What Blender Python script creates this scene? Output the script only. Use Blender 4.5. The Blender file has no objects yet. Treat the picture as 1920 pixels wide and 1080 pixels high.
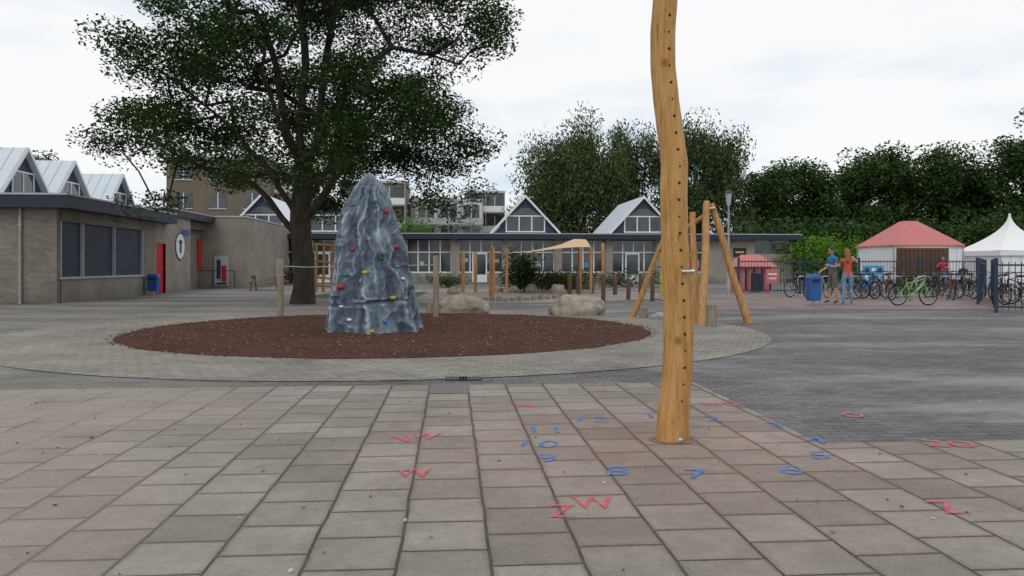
import bpy, math, random
import numpy as np
from mathutils import Vector, Matrix, noise
from mathutils.bvhtree import BVHTree
random.seed(7); rng=np.random.default_rng(7)
scene=bpy.context.scene
scene.view_settings.view_transform='Standard'
scene.view_settings.look='None'
H=1.22; F=1500.0; HZ=497.0; CX=960.0
T=math.atan(113/1500); ST,CT=math.sin(T),math.cos(T)
# ---------------- layout helpers (surveying from the photo into grid-aligned metres) -------------
def W(px,D):
    xc=(px-CX)/F*D
    return (xc*CT+D*ST, D*CT-xc*ST)
def G(px,py): return W(px,H*F/(py-HZ))
def Z(py,D): return H-(py-HZ)/F*D
def XV(px,V):
    s=(px-CX)/F; return V*(ST+s*CT)/(CT-s*ST)
def YU(px,U):
    s=(px-CX)/F; return U*(CT-s*ST)/(ST+s*CT)
def P3(px,py,D):
    x,y=W(px,D); return Vector((x,y,Z(py,D)))
# ---------------- camera ----------------
cam=bpy.data.cameras.new('camera'); co=bpy.data.objects.new('camera',cam)
scene.collection.objects.link(co); scene.camera=co
co.location=(0,0,H); co.rotation_euler=(math.pi/2,0,-T)
cam.lens=36*F/1920; cam.sensor_width=36; cam.shift_y=-(540-HZ)/1920
cam.clip_start=0.05; cam.clip_end=2000
# ---------------- materials ----------------
def newmat(name):
    m=bpy.data.materials.new(name); m.use_nodes=True
    nt=m.node_tree; b=nt.nodes['Principled BSDF']; return m,nt,b
def c4(c): return (c[0],c[1],c[2],1)
def ramp(nt,fac,stops):
    r=nt.nodes.new('ShaderNodeValToRGB'); e=r.color_ramp.elements
    while len(e)<len(stops): e.new(0.5)
    for i,(p,c) in enumerate(stops):
        e[i].position=p; e[i].color=c4(c) if not isinstance(c,(int,float)) else (c,c,c,1)
    nt.links.new(fac,r.inputs[0]); return r.outputs[0]
def mix(nt,fac,a,b,mode='MIX'):
    m=nt.nodes.new('ShaderNodeMixRGB'); m.blend_type=mode
    for i,v in ((0,fac),(1,a),(2,b)):
        if isinstance(v,(int,float)): m.inputs[i].default_value=v
        elif isinstance(v,tuple): m.inputs[i].default_value=c4(v)
        else: nt.links.new(v,m.inputs[i])
    return m.outputs[0]
def noi(nt,vec,scale,detail=4,rough=0.55):
    n=nt.nodes.new('ShaderNodeTexNoise'); n.inputs['Scale'].default_value=scale
    n.inputs['Detail'].default_value=detail; n.inputs['Roughness'].default_value=rough
    nt.links.new(vec,n.inputs['Vector']); return n.outputs[0]
def objc(nt): return nt.nodes.new('ShaderNodeTexCoord').outputs['Object']
def mapping(nt,v,scale=(1,1,1),rot=(0,0,0),loc=(0,0,0)):
    mp=nt.nodes.new('ShaderNodeMapping'); mp.inputs['Scale'].default_value=scale; mp.inputs['Rotation'].default_value=rot; mp.inputs['Location'].default_value=loc
    nt.links.new(v,mp.inputs[0]); return mp.outputs[0]
def mth(nt,op,a,b=None,c=None,clamp=False):
    m=nt.nodes.new('ShaderNodeMath'); m.operation=op; m.use_clamp=clamp
    for i,v in enumerate((a,b,c)):
        if v is None: continue
        if isinstance(v,(int,float)): m.inputs[i].default_value=v
        else: nt.links.new(v,m.inputs[i])
    return m.outputs[0]
def bump(nt,b,h,strength=0.3,dist=0.02):
    n=nt.nodes.new('ShaderNodeBump'); n.inputs['Strength'].default_value=strength; n.inputs['Distance'].default_value=dist
    nt.links.new(h,n.inputs['Height']); nt.links.new(n.outputs[0],b.inputs['Normal'])
def M(name,col,rough=0.7,var=0.25,scale=6,metal=0,bmp=0.0,stretch=None,spec=0.4):
    m,nt,b=newmat(name); v=objc(nt)
    if stretch: v=mapping(nt,v,stretch)
    n=noi(nt,v,scale)
    lo=tuple(x*(1-var) for x in col); hi=tuple(min(1,x*(1+var)) for x in col)
    c=ramp(nt,n,[(0.3,lo),(0.7,hi)])
    nt.links.new(c,b.inputs['Base Color']); b.inputs['Roughness'].default_value=rough
    b.inputs['Metallic'].default_value=metal; b.inputs['Specular IOR Level'].default_value=spec
    if bmp: bump(nt,b,noi(nt,v,scale*6),bmp)
    return m
def brickmat(name,c1,c2,mort,bw=0.22,bh=0.065,ms=0.008,dirt=0.3):
    m,nt,b=newmat(name); v=objc(nt)
    s=nt.nodes.new('ShaderNodeSeparateXYZ'); nt.links.new(v,s.inputs[0])
    cb=nt.nodes.new('ShaderNodeCombineXYZ')
    nt.links.new(mth(nt,'ADD',s.outputs[0],s.outputs[1]),cb.inputs[0]); nt.links.new(s.outputs[2],cb.inputs[1]); vv=cb.outputs[0]
    br=nt.nodes.new('ShaderNodeTexBrick'); nt.links.new(vv,br.inputs['Vector'])
    br.inputs['Color1'].default_value=c4(c1); br.inputs['Color2'].default_value=c4(c2); br.inputs['Mortar'].default_value=c4(mort)
    br.inputs['Scale'].default_value=1; br.inputs['Mortar Size'].default_value=ms
    br.inputs['Brick Width'].default_value=bw; br.inputs['Row Height'].default_value=bh
    n=ramp(nt,noi(nt,v,0.9,5),[(0.25,1-dirt),(0.75,1.1)])
    c=mix(nt,1,br.outputs[0],n,'MULTIPLY')
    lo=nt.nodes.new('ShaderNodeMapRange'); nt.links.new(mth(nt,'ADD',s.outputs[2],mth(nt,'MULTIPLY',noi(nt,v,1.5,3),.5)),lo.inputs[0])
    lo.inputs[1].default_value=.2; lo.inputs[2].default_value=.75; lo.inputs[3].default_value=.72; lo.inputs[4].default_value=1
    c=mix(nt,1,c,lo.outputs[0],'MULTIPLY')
    nt.links.new(c,b.inputs['Base Color']); b.inputs['Roughness'].default_value=0.9
    bump(nt,b,mth(nt,'MULTIPLY',br.outputs['Fac'],-1),0.4,0.01)
    return m
def paving():
    m,nt,b=newmat('paving_tiles'); v=objc(nt)
    s=nt.nodes.new('ShaderNodeSeparateXYZ'); nt.links.new(v,s.inputs[0])
    wob=mth(nt,'MULTIPLY',mth(nt,'SUBTRACT',noi(nt,v,2.2,2),0.5),0.022)
    wob2=mth(nt,'MULTIPLY',mth(nt,'SUBTRACT',noi(nt,v,38,2),0.5),0.009)
    wob=mth(nt,'ADD',wob,wob2)
    cb=nt.nodes.new('ShaderNodeCombineXYZ')
    nt.links.new(mth(nt,'ADD',s.outputs[1],wob),cb.inputs[0]); nt.links.new(mth(nt,'ADD',mth(nt,'SUBTRACT',s.outputs[0],0.16-3.8),wob),cb.inputs[1])
    br=nt.nodes.new('ShaderNodeTexBrick'); nt.links.new(cb.outputs[0],br.inputs['Vector'])
    br.inputs['Color1'].default_value=(.225,.200,.178,1); br.inputs['Color2'].default_value=(.315,.287,.260,1); br.inputs['Mortar'].default_value=(.045,.037,.03,1)
    br.inputs['Scale'].default_value=1; br.inputs['Mortar Size'].default_value=.009; br.inputs['Mortar Smooth'].default_value=.4
    br.inputs['Brick Width'].default_value=.38; br.inputs['Row Height'].default_value=.38
    br2=nt.nodes.new('ShaderNodeTexBrick'); nt.links.new(cb.outputs[0],br2.inputs['Vector'])
    br2.inputs['Scale'].default_value=1; br2.inputs['Mortar Size'].default_value=.04; br2.inputs['Mortar Smooth'].default_value=1
    br2.inputs['Brick Width'].default_value=.38; br2.inputs['Row Height'].default_value=.38
    grain=ramp(nt,noi(nt,v,150,3,.85),[(.25,.60),(.75,1.34)])
    blot=ramp(nt,noi(nt,v,1.3,7,.70),[(.28,(.74,.72,.70)),(.72,(1.17,1.15,1.12))])
    c=mix(nt,1,br.outputs[0],grain,'MULTIPLY'); c=mix(nt,1,c,blot,'MULTIPLY')
    c=mix(nt,1,c,ramp(nt,noi(nt,v,9,5,.7),[(.3,.86),(.7,1.1)]),'MULTIPLY')
    edge=mth(nt,'MULTIPLY',br2.outputs['Fac'],ramp(nt,noi(nt,v,5,4,.6),[(.3,.12),(.7,.7)]))
    c=mix(nt,edge,c,(.135,.115,.095))
    lx=nt.nodes.new('ShaderNodeMapRange'); nt.links.new(s.outputs[0],lx.inputs[0])
    lx.inputs[1].default_value=-.7; lx.inputs[2].default_value=-3.2; lx.inputs[3].default_value=0; lx.inputs[4].default_value=1
    sand=mth(nt,'MULTIPLY',lx.outputs[0],ramp(nt,noi(nt,v,.9,7,.65),[(.36,.0),(.54,1)]))
    c=mix(nt,mth(nt,'MULTIPLY',sand,.85),c,mix(nt,1,(.31,.27,.225),grain,'MULTIPLY'))
    px,py=G(1262,832)
    dv=nt.nodes.new('ShaderNodeVectorMath'); dv.operation='DISTANCE'; nt.links.new(v,dv.inputs[0]); dv.inputs[1].default_value=(px,py,0)
    near=nt.nodes.new('ShaderNodeMapRange'); nt.links.new(dv.outputs['Value'],near.inputs[0])
    near.inputs[1].default_value=.5; near.inputs[2].default_value=2.4; near.inputs[3].default_value=1; near.inputs[4].default_value=0
    vr=mapping(nt,v,(1,7,1),(0,0,.5)); vr2=mapping(nt,v,(6,1,1),(0,0,.2))
    st=mth(nt,'MAXIMUM',ramp(nt,noi(nt,vr,1.6,5,.7),[(.54,0),(.72,1)]),ramp(nt,noi(nt,vr2,1.9,5,.7),[(.58,0),(.72,.8)]))
    c=mix(nt,mth(nt,'MULTIPLY',mth(nt,'MULTIPLY',st,near.outputs[0]),.6),c,(.40,.15,.13))
    c=mix(nt,mth(nt,'MULTIPLY',near.outputs[0],.12),c,(.40,.2,.14))
    sp=ramp(nt,noi(nt,v,22,2,.6),[(.70,0),(.76,.5)])
    c=mix(nt,sp,c,(.10,.085,.07))
    sp=ramp(nt,noi(nt,mapping(nt,v,loc=(9,3,0)),3.2,5,.7),[(.60,0),(.74,.45)])
    c=mix(nt,sp,c,(.14,.12,.10))
    nt.links.new(c,b.inputs['Base Color']); b.inputs['Roughness'].default_value=.92; b.inputs['Specular IOR Level'].default_value=.25
    hh=mth(nt,'ADD',mth(nt,'MULTIPLY',br.outputs['Fac'],-1),mth(nt,'MULTIPLY',noi(nt,v,90,3,.8),.35))
    bump(nt,b,hh,.6,.01)
    return m
def pavers(name,base,base2,sandamt,white,bw=.21,bh=.105,rot=0):
    m,nt,b=newmat(name); v=objc(nt)
    br=nt.nodes.new('ShaderNodeTexBrick'); nt.links.new(mapping(nt,v,rot=(0,0,rot)),br.inputs['Vector'])
    br.inputs['Color1'].default_value=c4(base); br.inputs['Color2'].default_value=c4(base2)
    br.inputs['Mortar'].default_value=c4(tuple(x*.5 for x in base)); br.inputs['Scale'].default_value=1
    br.inputs['Mortar Size'].default_value=.007; br.inputs['Brick Width'].default_value=bw; br.inputs['Row Height'].default_value=bh
    c=mix(nt,1,br.outputs[0],ramp(nt,noi(nt,v,.7,7,.68),[(.28,.62),(.72,1.3)]),'MULTIPLY')
    c=mix(nt,1,c,ramp(nt,noi(nt,v,3.5,6,.75),[(.3,.80),(.7,1.18)]),'MULTIPLY')
    c=mix(nt,1,c,ramp(nt,noi(nt,v,60,3,.8),[(.25,.72),(.75,1.22)]),'MULTIPLY')
    v2=mapping(nt,v,(.35,1,1),loc=(3,5,0))
    if sandamt:
        s=nt.nodes.new('ShaderNodeSeparateXYZ'); nt.links.new(v,s.inputs[0])
        lx=nt.nodes.new('ShaderNodeMapRange'); nt.links.new(s.outputs[0],lx.inputs[0])
        lx.inputs[1].default_value=1.5; lx.inputs[2].default_value=-5; lx.inputs[3].default_value=.05; lx.inputs[4].default_value=1
        f=mth(nt,'MULTIPLY',lx.outputs[0],ramp(nt,noi(nt,v2,.5,6,.6),[(.40,0.1),(.62,1)]))
        c=mix(nt,mth(nt,'MULTIPLY',f,sandamt),c,(.29,.255,.215))
    if white:
        f=ramp(nt,noi(nt,v2,.55,7,.66),[(.50,0),(.64,white)])
        c=mix(nt,f,c,(.34,.325,.31))
        f=ramp(nt,noi(nt,mapping(nt,v,(.25,1.2,1),loc=(11,2,0)),.9,6,.7),[(.60,0),(.70,.6*white)])
        c=mix(nt,f,c,(.42,.40,.38))
    nt.links.new(c,b.inputs['Base Color']); b.inputs['Roughness'].default_value=.85; b.inputs['Specular IOR Level'].default_value=.3
    bump(nt,b,mth(nt,'ADD',mth(nt,'MULTIPLY',br.outputs['Fac'],-.6),noi(nt,v,50,3,.8)),.4,.01)
    return m
def leafmat(name,dark,light,trans=.3):
    m=bpy.data.materials.new(name); m.use_nodes=True; nt=m.node_tree; nt.nodes.clear()
    out=nt.nodes.new('ShaderNodeOutputMaterial'); g=nt.nodes.new('ShaderNodeNewGeometry')
    v=nt.nodes.new('ShaderNodeTexCoord').outputs['Object']
    f=mth(nt,'ADD',mth(nt,'MULTIPLY',g.outputs['Random Per Island'],.38),mth(nt,'MULTIPLY',noi(nt,v,.6,3),.85))
    c=ramp(nt,f,[(.35,dark),(.92,light)])
    d=nt.nodes.new('ShaderNodeBsdfDiffuse'); t=nt.nodes.new('ShaderNodeBsdfTranslucent'); mx=nt.nodes.new('ShaderNodeMixShader')
    nt.links.new(c,d.inputs[0]); nt.links.new(mix(nt,1,c,(1.1,1.3,.6),'MULTIPLY'),t.inputs[0]); mx.inputs[0].default_value=trans
    gl=nt.nodes.new('ShaderNodeBsdfGlossy'); gl.inputs['Roughness'].default_value=.45; gl.inputs[0].default_value=(.6,.65,.7,1)
    mx2=nt.nodes.new('ShaderNodeMixShader'); mx2.inputs[0].default_value=.015
    nt.links.new(d.outputs[0],mx.inputs[1]); nt.links.new(t.outputs[0],mx.inputs[2])
    nt.links.new(mx.outputs[0],mx2.inputs[1]); nt.links.new(gl.outputs[0],mx2.inputs[2]); nt.links.new(mx2.outputs[0],out.inputs[0])
    return m
def wornpaint(name,col):
    m,nt,b=newmat(name); v=objc(nt)
    f=ramp(nt,mth(nt,'ADD',mth(nt,'MULTIPLY',noi(nt,v,70,4,.8),.55),mth(nt,'MULTIPLY',noi(nt,v,8,3,.6),.45)),[(.43,.15),(.52,.88)])
    nt.links.new(f,b.inputs['Alpha'])
    c=ramp(nt,noi(nt,v,12,3),[(.3,tuple(x*.8 for x in col)),(.7,tuple(min(1,x*1.1+.03) for x in col))])
    c2=mix(nt,1,c,ramp(nt,noi(nt,v,150,3,.85),[(.25,.8),(.75,1.15)]),'MULTIPLY')
    nt.links.new(c2,b.inputs['Base Color']); b.inputs['Roughness'].default_value=.85
    return m
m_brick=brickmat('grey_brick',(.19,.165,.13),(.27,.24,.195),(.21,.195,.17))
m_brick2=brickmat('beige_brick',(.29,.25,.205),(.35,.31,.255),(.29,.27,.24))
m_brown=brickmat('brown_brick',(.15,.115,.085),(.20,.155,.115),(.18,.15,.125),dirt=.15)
m_navy=M('navy_paint',(.020,.026,.045),.5,.15)
m_navyp=M('navy_panel',(.028,.042,.08),.5,.2,3)
m_shut=M('roller_shutter',(.045,.055,.085),.55,.12,2)
m_white=M('white_paint',(.74,.76,.77),.5,.06)
m_frame=M('grey_frame',(.42,.44,.46),.5,.1)
m_roofw=M('pale_metal_roof',(.56,.61,.65),.4,.06,1.2)
m_red=M('red_paint',(.52,.02,.025),.45,.1)
m_glass,_nt,_b=newmat('window_glass'); _b.inputs['Roughness'].default_value=.08; _b.inputs['Specular IOR Level'].default_value=.8
_c=ramp(_nt,noi(_nt,objc(_nt),.8,3),[(.3,(.012,.016,.02)),(.75,(.07,.085,.09))]); _nt.links.new(_c,_b.inputs['Base Color'])
m_concrete=M('concrete',(.32,.31,.29),.9,.2,3,bmp=.2)
m_roofgravel=M('flat_roof_felt',(.12,.12,.12),.95,.2)
m_woody=M('golden_timber',(.44,.235,.085),.6,.3,7,bmp=.15,stretch=(3,3,.35))
m_woodg=M('weathered_timber',(.24,.20,.15),.8,.3,7,bmp=.2,stretch=(3,3,.3))
m_woodd=M('dark_stained_timber',(.10,.055,.03),.7,.3,8,stretch=(3,3,.3))
m_holeshade=M('hole_shade_plug',(.03,.018,.01),.9,.1)
m_steel=M('galvanised_steel',(.45,.46,.47),.35,.1,metal=.7)
m_black=M('black_rubber',(.018,.018,.02),.6,.2)
m_tyre=M('tyre',(.02,.02,.02),.8,.2)
m_bark=M('bark',(.045,.036,.027),.95,.45,5,bmp=.6,stretch=(2,2,.4))
m_leaf=leafmat('leaf_main',(.007,.018,.005),(.050,.095,.020),.22)
m_leafw=leafmat('leaf_willow',(.022,.040,.015),(.14,.175,.075),.2)
m_leafd=leafmat('leaf_dark',(.012,.032,.011),(.085,.14,.04),.2)
m_leafb=leafmat('leaf_bright',(.06,.13,.015),(.16,.30,.04),.3)
m_blue=M('blue_plastic',(.02,.10,.33),.4,.1)
m_lblue=M('light_blue_plastic',(.05,.30,.55),.4,.1)
m_tentw=M('white_canvas',(.78,.79,.80),.7,.04)
m_tentr=M('faded_red_canvas',(.50,.17,.16),.7,.1)
m_sail=M('sand_canvas',(.60,.40,.22),.7,.08)
# ---------------- mesh builder ----------------
class MB:
    def __init__(s): s.v=[];s.f=[];s.m=[];s.mats=[];s.sm=[]
    def mi(s,m):
        if m not in s.mats: s.mats.append(m)
        return s.mats.index(m)
    def add(s,vs,fs,m,smooth=False):
        o=len(s.v); s.v+= [tuple(a) for a in vs]; i=s.mi(m)
        for f in fs: s.f.append(tuple(o+k for k in f)); s.m.append(i); s.sm.append(smooth)
    def box(s,c,d,m,rz=0,R=None,tap=1.0):
        R=R or Matrix.Rotation(rz,3,'Z'); c=Vector(c); vs=[]
        for z in (-.5,.5):
            k=tap if z>0 else 1
            for x,y in ((-.5,-.5),(.5,-.5),(.5,.5),(-.5,.5)): vs.append(c+R@Vector((x*d[0]*k,y*d[1]*k,z*d[2])))
        s.add(vs,[(3,2,1,0),(4,5,6,7),(0,1,5,4),(1,2,6,5),(2,3,7,6),(3,0,4,7)],m)
    def bx(s,x0,x1,y0,y1,z0,z1,m): s.box(((x0+x1)/2,(y0+y1)/2,(z0+z1)/2),(abs(x1-x0),abs(y1-y0),abs(z1-z0)),m)
    def tube(s,pts,rs,m,n=8,wob=0):
        pts=[Vector(p) for p in pts]
        if isinstance(rs,(int,float)): rs=[rs]*len(pts)
        vs=[];fs=[];N=len(pts); prev=None
        for i,p in enumerate(pts):
            d=(pts[min(i+1,N-1)]-pts[max(i-1,0)]); d=d.normalized() if d.length>1e-9 else Vector((0,0,1))
            if prev is None: a=d.orthogonal().normalized()
            else:
                a=prev-d*prev.dot(d); a=a.normalized() if a.length>1e-6 else d.orthogonal().normalized()
            prev=a; b=d.cross(a)
            for k in range(n):
                t=2*math.pi*k/n; r=rs[i]
                if wob: r*=1+wob*noise.noise(Vector((math.cos(t)*1.3,math.sin(t)*1.3,p.z*1.6+p.x)))
                vs.append(p+(a*math.cos(t)+b*math.sin(t))*r)
        for i in range(N-1):
            for k in range(n): fs.append((i*n+k,i*n+(k+1)%n,(i+1)*n+(k+1)%n,(i+1)*n+k))
        s.add(vs,fs,m,True)
        s.add(vs[:n],[tuple(range(n))[::-1]],m); s.add(vs[-n:],[tuple(range(n))],m)
    def sph(s,c,r,m,seg=12,ring=8,R=None,jit=0,sd=0,flat=False):
        if isinstance(r,(int,float)): r=(r,r,r)
        c=Vector(c); vs=[];fs=[]
        for i in range(ring+1):
            ph=math.pi*i/ring
            for k in range(seg):
                t=2*math.pi*k/seg; u=Vector((math.sin(ph)*math.cos(t),math.sin(ph)*math.sin(t),math.cos(ph)))
                q=1+jit*noise.noise(u*1.7+Vector((sd,sd*2,0)))+jit*.4*noise.noise(u*4+Vector((sd,0,sd)))
                p=Vector((u.x*r[0]*q,u.y*r[1]*q,u.z*r[2]*q))
                if R: p=R@p
                vs.append(c+p)
        for i in range(ring):
            for k in range(seg): fs.append((i*seg+k,(i+1)*seg+k,(i+1)*seg+(k+1)%seg,i*seg+(k+1)%seg))
        s.add(vs,fs,m,True)
    def torus(s,c,R_,r,m,A,seg=28,n=6):
        c=Vector(c);a,b=A; nn=a.cross(b); vs=[];fs=[]
        for i in range(seg):
            t=2*math.pi*i/seg; d=a*math.cos(t)+b*math.sin(t)
            for k in range(n):
                q=2*math.pi*k/n; vs.append(c+d*(R_+r*math.cos(q))+nn*r*math.sin(q))
        for i in range(seg):
            for k in range(n): fs.append((i*n+k,((i+1)%seg)*n+k,((i+1)%seg)*n+(k+1)%n,i*n+(k+1)%n))
        s.add(vs,fs,m,True)
    def build(s,name,parent=None,bevel=0):
        me=bpy.data.meshes.new(name); me.from_pydata(s.v,[],s.f)
        for m in s.mats: me.materials.append(m)
        me.polygons.foreach_set('material_index',s.m); me.polygons.foreach_set('use_smooth',s.sm); me.update()
        o=bpy.data.objects.new(name,me); scene.collection.objects.link(o)
        if parent: o.parent=parent
        if bevel:
            b=o.modifiers.new('b','BEVEL'); b.width=bevel; b.segments=2; b.limit_method='ANGLE'
        return o
def empty(name):
    e=bpy.data.objects.new(name,None); e.empty_display_size=.3; scene.collection.objects.link(e); return e
def sheet(name,pts,z,m):
    b=MB(); b.add([(p[0],p[1],z) for p in pts],[tuple(range(len(pts)))],m); return b.build(name)
# ---------------- world ----------------
w=bpy.data.worlds.new('World'); scene.world=w; w.use_nodes=True; nt=w.node_tree; bg=nt.nodes['Background']
SE,SR=math.radians(52),math.radians(200)
sky=nt.nodes.new('ShaderNodeTexSky'); sky.sky_type='NISHITA'; sky.sun_disc=False; sky.sun_elevation=SE; sky.sun_rotation=SR
tc=nt.nodes.new('ShaderNodeTexCoord')
n1=noi(nt,mapping(nt,tc.outputs['Generated'],(1,1,3.4),loc=(.35,.1,.25)),2.3,7,.55)
cl=ramp(nt,n1,[(.32,(.62,.73,.87)),(.44,(.83,.89,.95)),(.53,(.97,.985,1.0)),(.6,(1.0,1.0,1.0))])
sc=nt.nodes.new('ShaderNodeVectorMath'); sc.operation='SCALE'; sc.inputs['Scale'].default_value=10.0; nt.links.new(cl,sc.inputs[0])
cc=mix(nt,.95,sky.outputs[0],sc.outputs[0])
nt.links.new(cc,bg.inputs[0]); bg.inputs[1].default_value=.1
sl=bpy.data.lights.new('sun','SUN'); so=bpy.data.objects.new('sun',sl); scene.collection.objects.link(so)
sl.energy=.75; sl.angle=math.radians(20); sl.color=(1,.96,.9)
sd=Vector((math.sin(SR)*math.cos(SE),math.cos(SR)*math.cos(SE),math.sin(SE)))
so.rotation_euler=sd.to_track_quat('Z','Y').to_euler(); so.location=(0,-10,30)
# ---------------- ground ----------------
m_dark=pavers('dark_clinker_paving',(.112,.110,.112),(.165,.158,.156),.7,.5)
m_ring=pavers('ring_paving',(.22,.20,.172),(.285,.26,.225),.3,.25,rot=.4)
m_far=pavers('playground_paving',(.27,.22,.19),(.33,.28,.24),0,.2)
m_tile=paving()
m_rub,nt,b=newmat('rubber_mulch'); v=objc(nt)
c=ramp(nt,noi(nt,v,34,4,.85),[(.3,(.034,.015,.010)),(.55,(.10,.043,.030)),(.8,(.18,.085,.058))])
c=mix(nt,1,c,ramp(nt,noi(nt,v,.8,4),[(.3,.8),(.7,1.2)]),'MULTIPLY')
nt.links.new(c,b.inputs['Base Color']); b.inputs['Roughness'].default_value=.95; b.inputs['Specular IOR Level'].default_value=.15
bump(nt,b,noi(nt,v,45,3,.85),.9,.02)
m_grass=M('grass',(.05,.09,.02),.95,.5,4,bmp=.5)
sheet('ground',[(-500,-200),(500,-200),(500,900),(-500,900)],-0.012,m_grass)
sheet('school_yard_pavement',[(-60,-30),(60,-30),(60,75),(-60,75)],0,m_dark)
xe=XV(1400,G(1400,765)[1])
vt=8.15; ve=G(1700,830)[1]
sheet('tile_pavement',[(-14,-6),(14,-6),(14,ve),(xe,ve),(xe,vt),(-14,vt)],.004,m_tile)
def disc(name,cx,cy,r,z,m,n=96):
    return sheet(name,[(cx+r*math.cos(2*math.pi*i/n),cy+r*math.sin(2*math.pi*i/n)) for i in range(n)],z,m)
CXR,CYR=W(960-1500*2.2/15.1,15.1)
disc('ring_pavement',CXR,CYR,6.75,.008,m_ring)
b=MB(); NR,NA=26,160; vs=[];fs=[]
for i in range(NR+1):
    for k in range(NA):
        t=2*math.pi*k/NA; r=4.75*i/NR*(1+.014*noise.noise(Vector((math.cos(t)*6,math.sin(t)*6,0))))
        x=CXR+r*math.cos(t); y=CYR+r*math.sin(t)
        zz=.014 if i==NR else .02+.02*(1+noise.noise(Vector((x*1.3,y*1.3,0))))
        vs.append((x,y,zz))
for i in range(NR):
    for k in range(NA): fs.append((i*NA+k,(i+1)*NA+k,(i+1)*NA+(k+1)%NA,i*NA+(k+1)%NA))
b.add(vs,fs,m_rub,True); b.build('rubber_mulch_bed')
m_chip=M('bark_chip_pale',(.30,.20,.14),.9,.4,30); m_chip2=M('bark_chip_brown',(.10,.045,.03),.9,.4,30)
b=MB()
for i in range(9500):
    r=4.88*math.sqrt(random.random()); t=random.random()*6.283
    pale=random.random()<.13; q=random.uniform(.006,.018)
    b.box((CXR+r*math.cos(t),CYR+r*math.sin(t),.046 if r<4.6 else .022),(q*1.8,q,.008),m_chip if pale else m_chip2,R=Matrix.Rotation(random.random()*6,3,'Z')@Matrix.Rotation(random.uniform(-.5,.5),3,'X'))
b.build('mulch_chips')
cx,cy=G(930,552); pts=[(cx+7.0*math.cos(2*math.pi*i/48),cy+7.5*math.sin(2*math.pi*i/48)) for i in range(48)]
sheet('playground_pavement',pts,.006,m_far)
x0,y0=G(650,556); sheet('lawn_strip',[(x0-1.6,y0-1.2),(x0+2.8,y0-1.0),(x0+3.0,y0+5),(x0-1.2,y0+5)],.009,m_grass)
xr,yr=G(1800,575); sheet('bicycle_parking_pavement',[(xr-8,yr-1),(xr+14,yr-2.4),(xr+14,yr+11),(xr-8,yr+11)],.005,pavers('reddish_paving',(.22,.165,.15),(.28,.215,.195),0,.2))
b=MB()
for px in (858,884):
    x,y=G(px,711); b.bx(x-.13,x+.1,y-.12,y+.12,.0,.012,m_black)
    for k in range(6): b.bx(x-.11+k*.036,x-.098+k*.036,y-.1,y+.1,.012,.015,m_roofgravel)
b.build('drain_grate')
x,y=G(842,733); sheet('dark_paving_row',[(x-.19,y-.19),(x+.19,y-.19),(x+.19,y+.45),(x-.19,y+.45)],.0085,M('dark_tile',(.15,.14,.135),.9,.2,20))
b=MB(); ml=M('dry_leaf',(.22,.12,.05),.9,.4); mw=M('pale_litter',(.5,.5,.48),.7,.2)
for i in range(280):
    r=random.uniform(2.3,20); a=random.uniform(-.62,.62); x=r*math.sin(a+T); y=r*math.cos(a+T); q=random.uniform(.004,.012)
    b.box((x,y,.012),(q*1.8,q,.004),mw if random.random()<.12 else (ml if random.random()<.6 else m_black),rz=random.random()*6)
for px,py in ((760,980),(1132,909),(545,1076)):
    x,y=G(px,py); b.box((x,y,.013),(.016,.010,.010),mw,rz=1)
b.build('litter')
# ---------------- painted marks ----------------
m_pb=wornpaint('blue_marking_paint',(.06,.21,.52)); m_pr=wornpaint('red_marking_paint',(.66,.09,.14))
def text_marks(name,items,mat,sx,sy,rot):
    b=MB(); zz=.0085
    for s,px,py in items:
        zz+=.0002
        cu=bpy.data.curves.new('t','FONT'); cu.body=s; cu.size=1; cu.align_x='CENTER'; cu.align_y='CENTER'; cu.offset=.004; cu.space_character=1.15
        ob=bpy.data.objects.new('t',cu); scene.collection.objects.link(ob)
        bpy.context.view_layer.update()
        me=bpy.data.meshes.new_from_object(ob.evaluated_get(bpy.context.evaluated_depsgraph_get()))
        x,y=G(px,py)
        R=Matrix.Rotation(random.uniform(-rot,rot*.3),3,'Z')
        vs=[R@Vector((v.co.x*sx,v.co.y*sy,0))+Vector((x,y,zz)) for v in me.vertices]
        b.add(vs,[tuple(p.vertices) for p in me.polygons],mat)
        bpy.data.objects.remove(ob); bpy.data.meshes.remove(me)
    return b.build(name)
text_marks('painted_clock_numbers',[('12',1108,788),('11',1022,808),('10',1006,834),('9',1026,862),('8',1157,886),('7',1305,892),('6',1482,884),('5',1537,856),('4',1530,828),('3',1452,800),('2',1335,788),('1',1220,781)],m_pb,.29,.30,.35)
text_marks('painted_compass_letters',[('Z',1055,962),('W',1113,946),('W',776,890),('N',748,825),('W',795,820),('N',985,762),('NO',1354,759),('O',1600,780),('ZO',1782,835),('Z',1778,955)],m_pr,.205,.30,.25)
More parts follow.
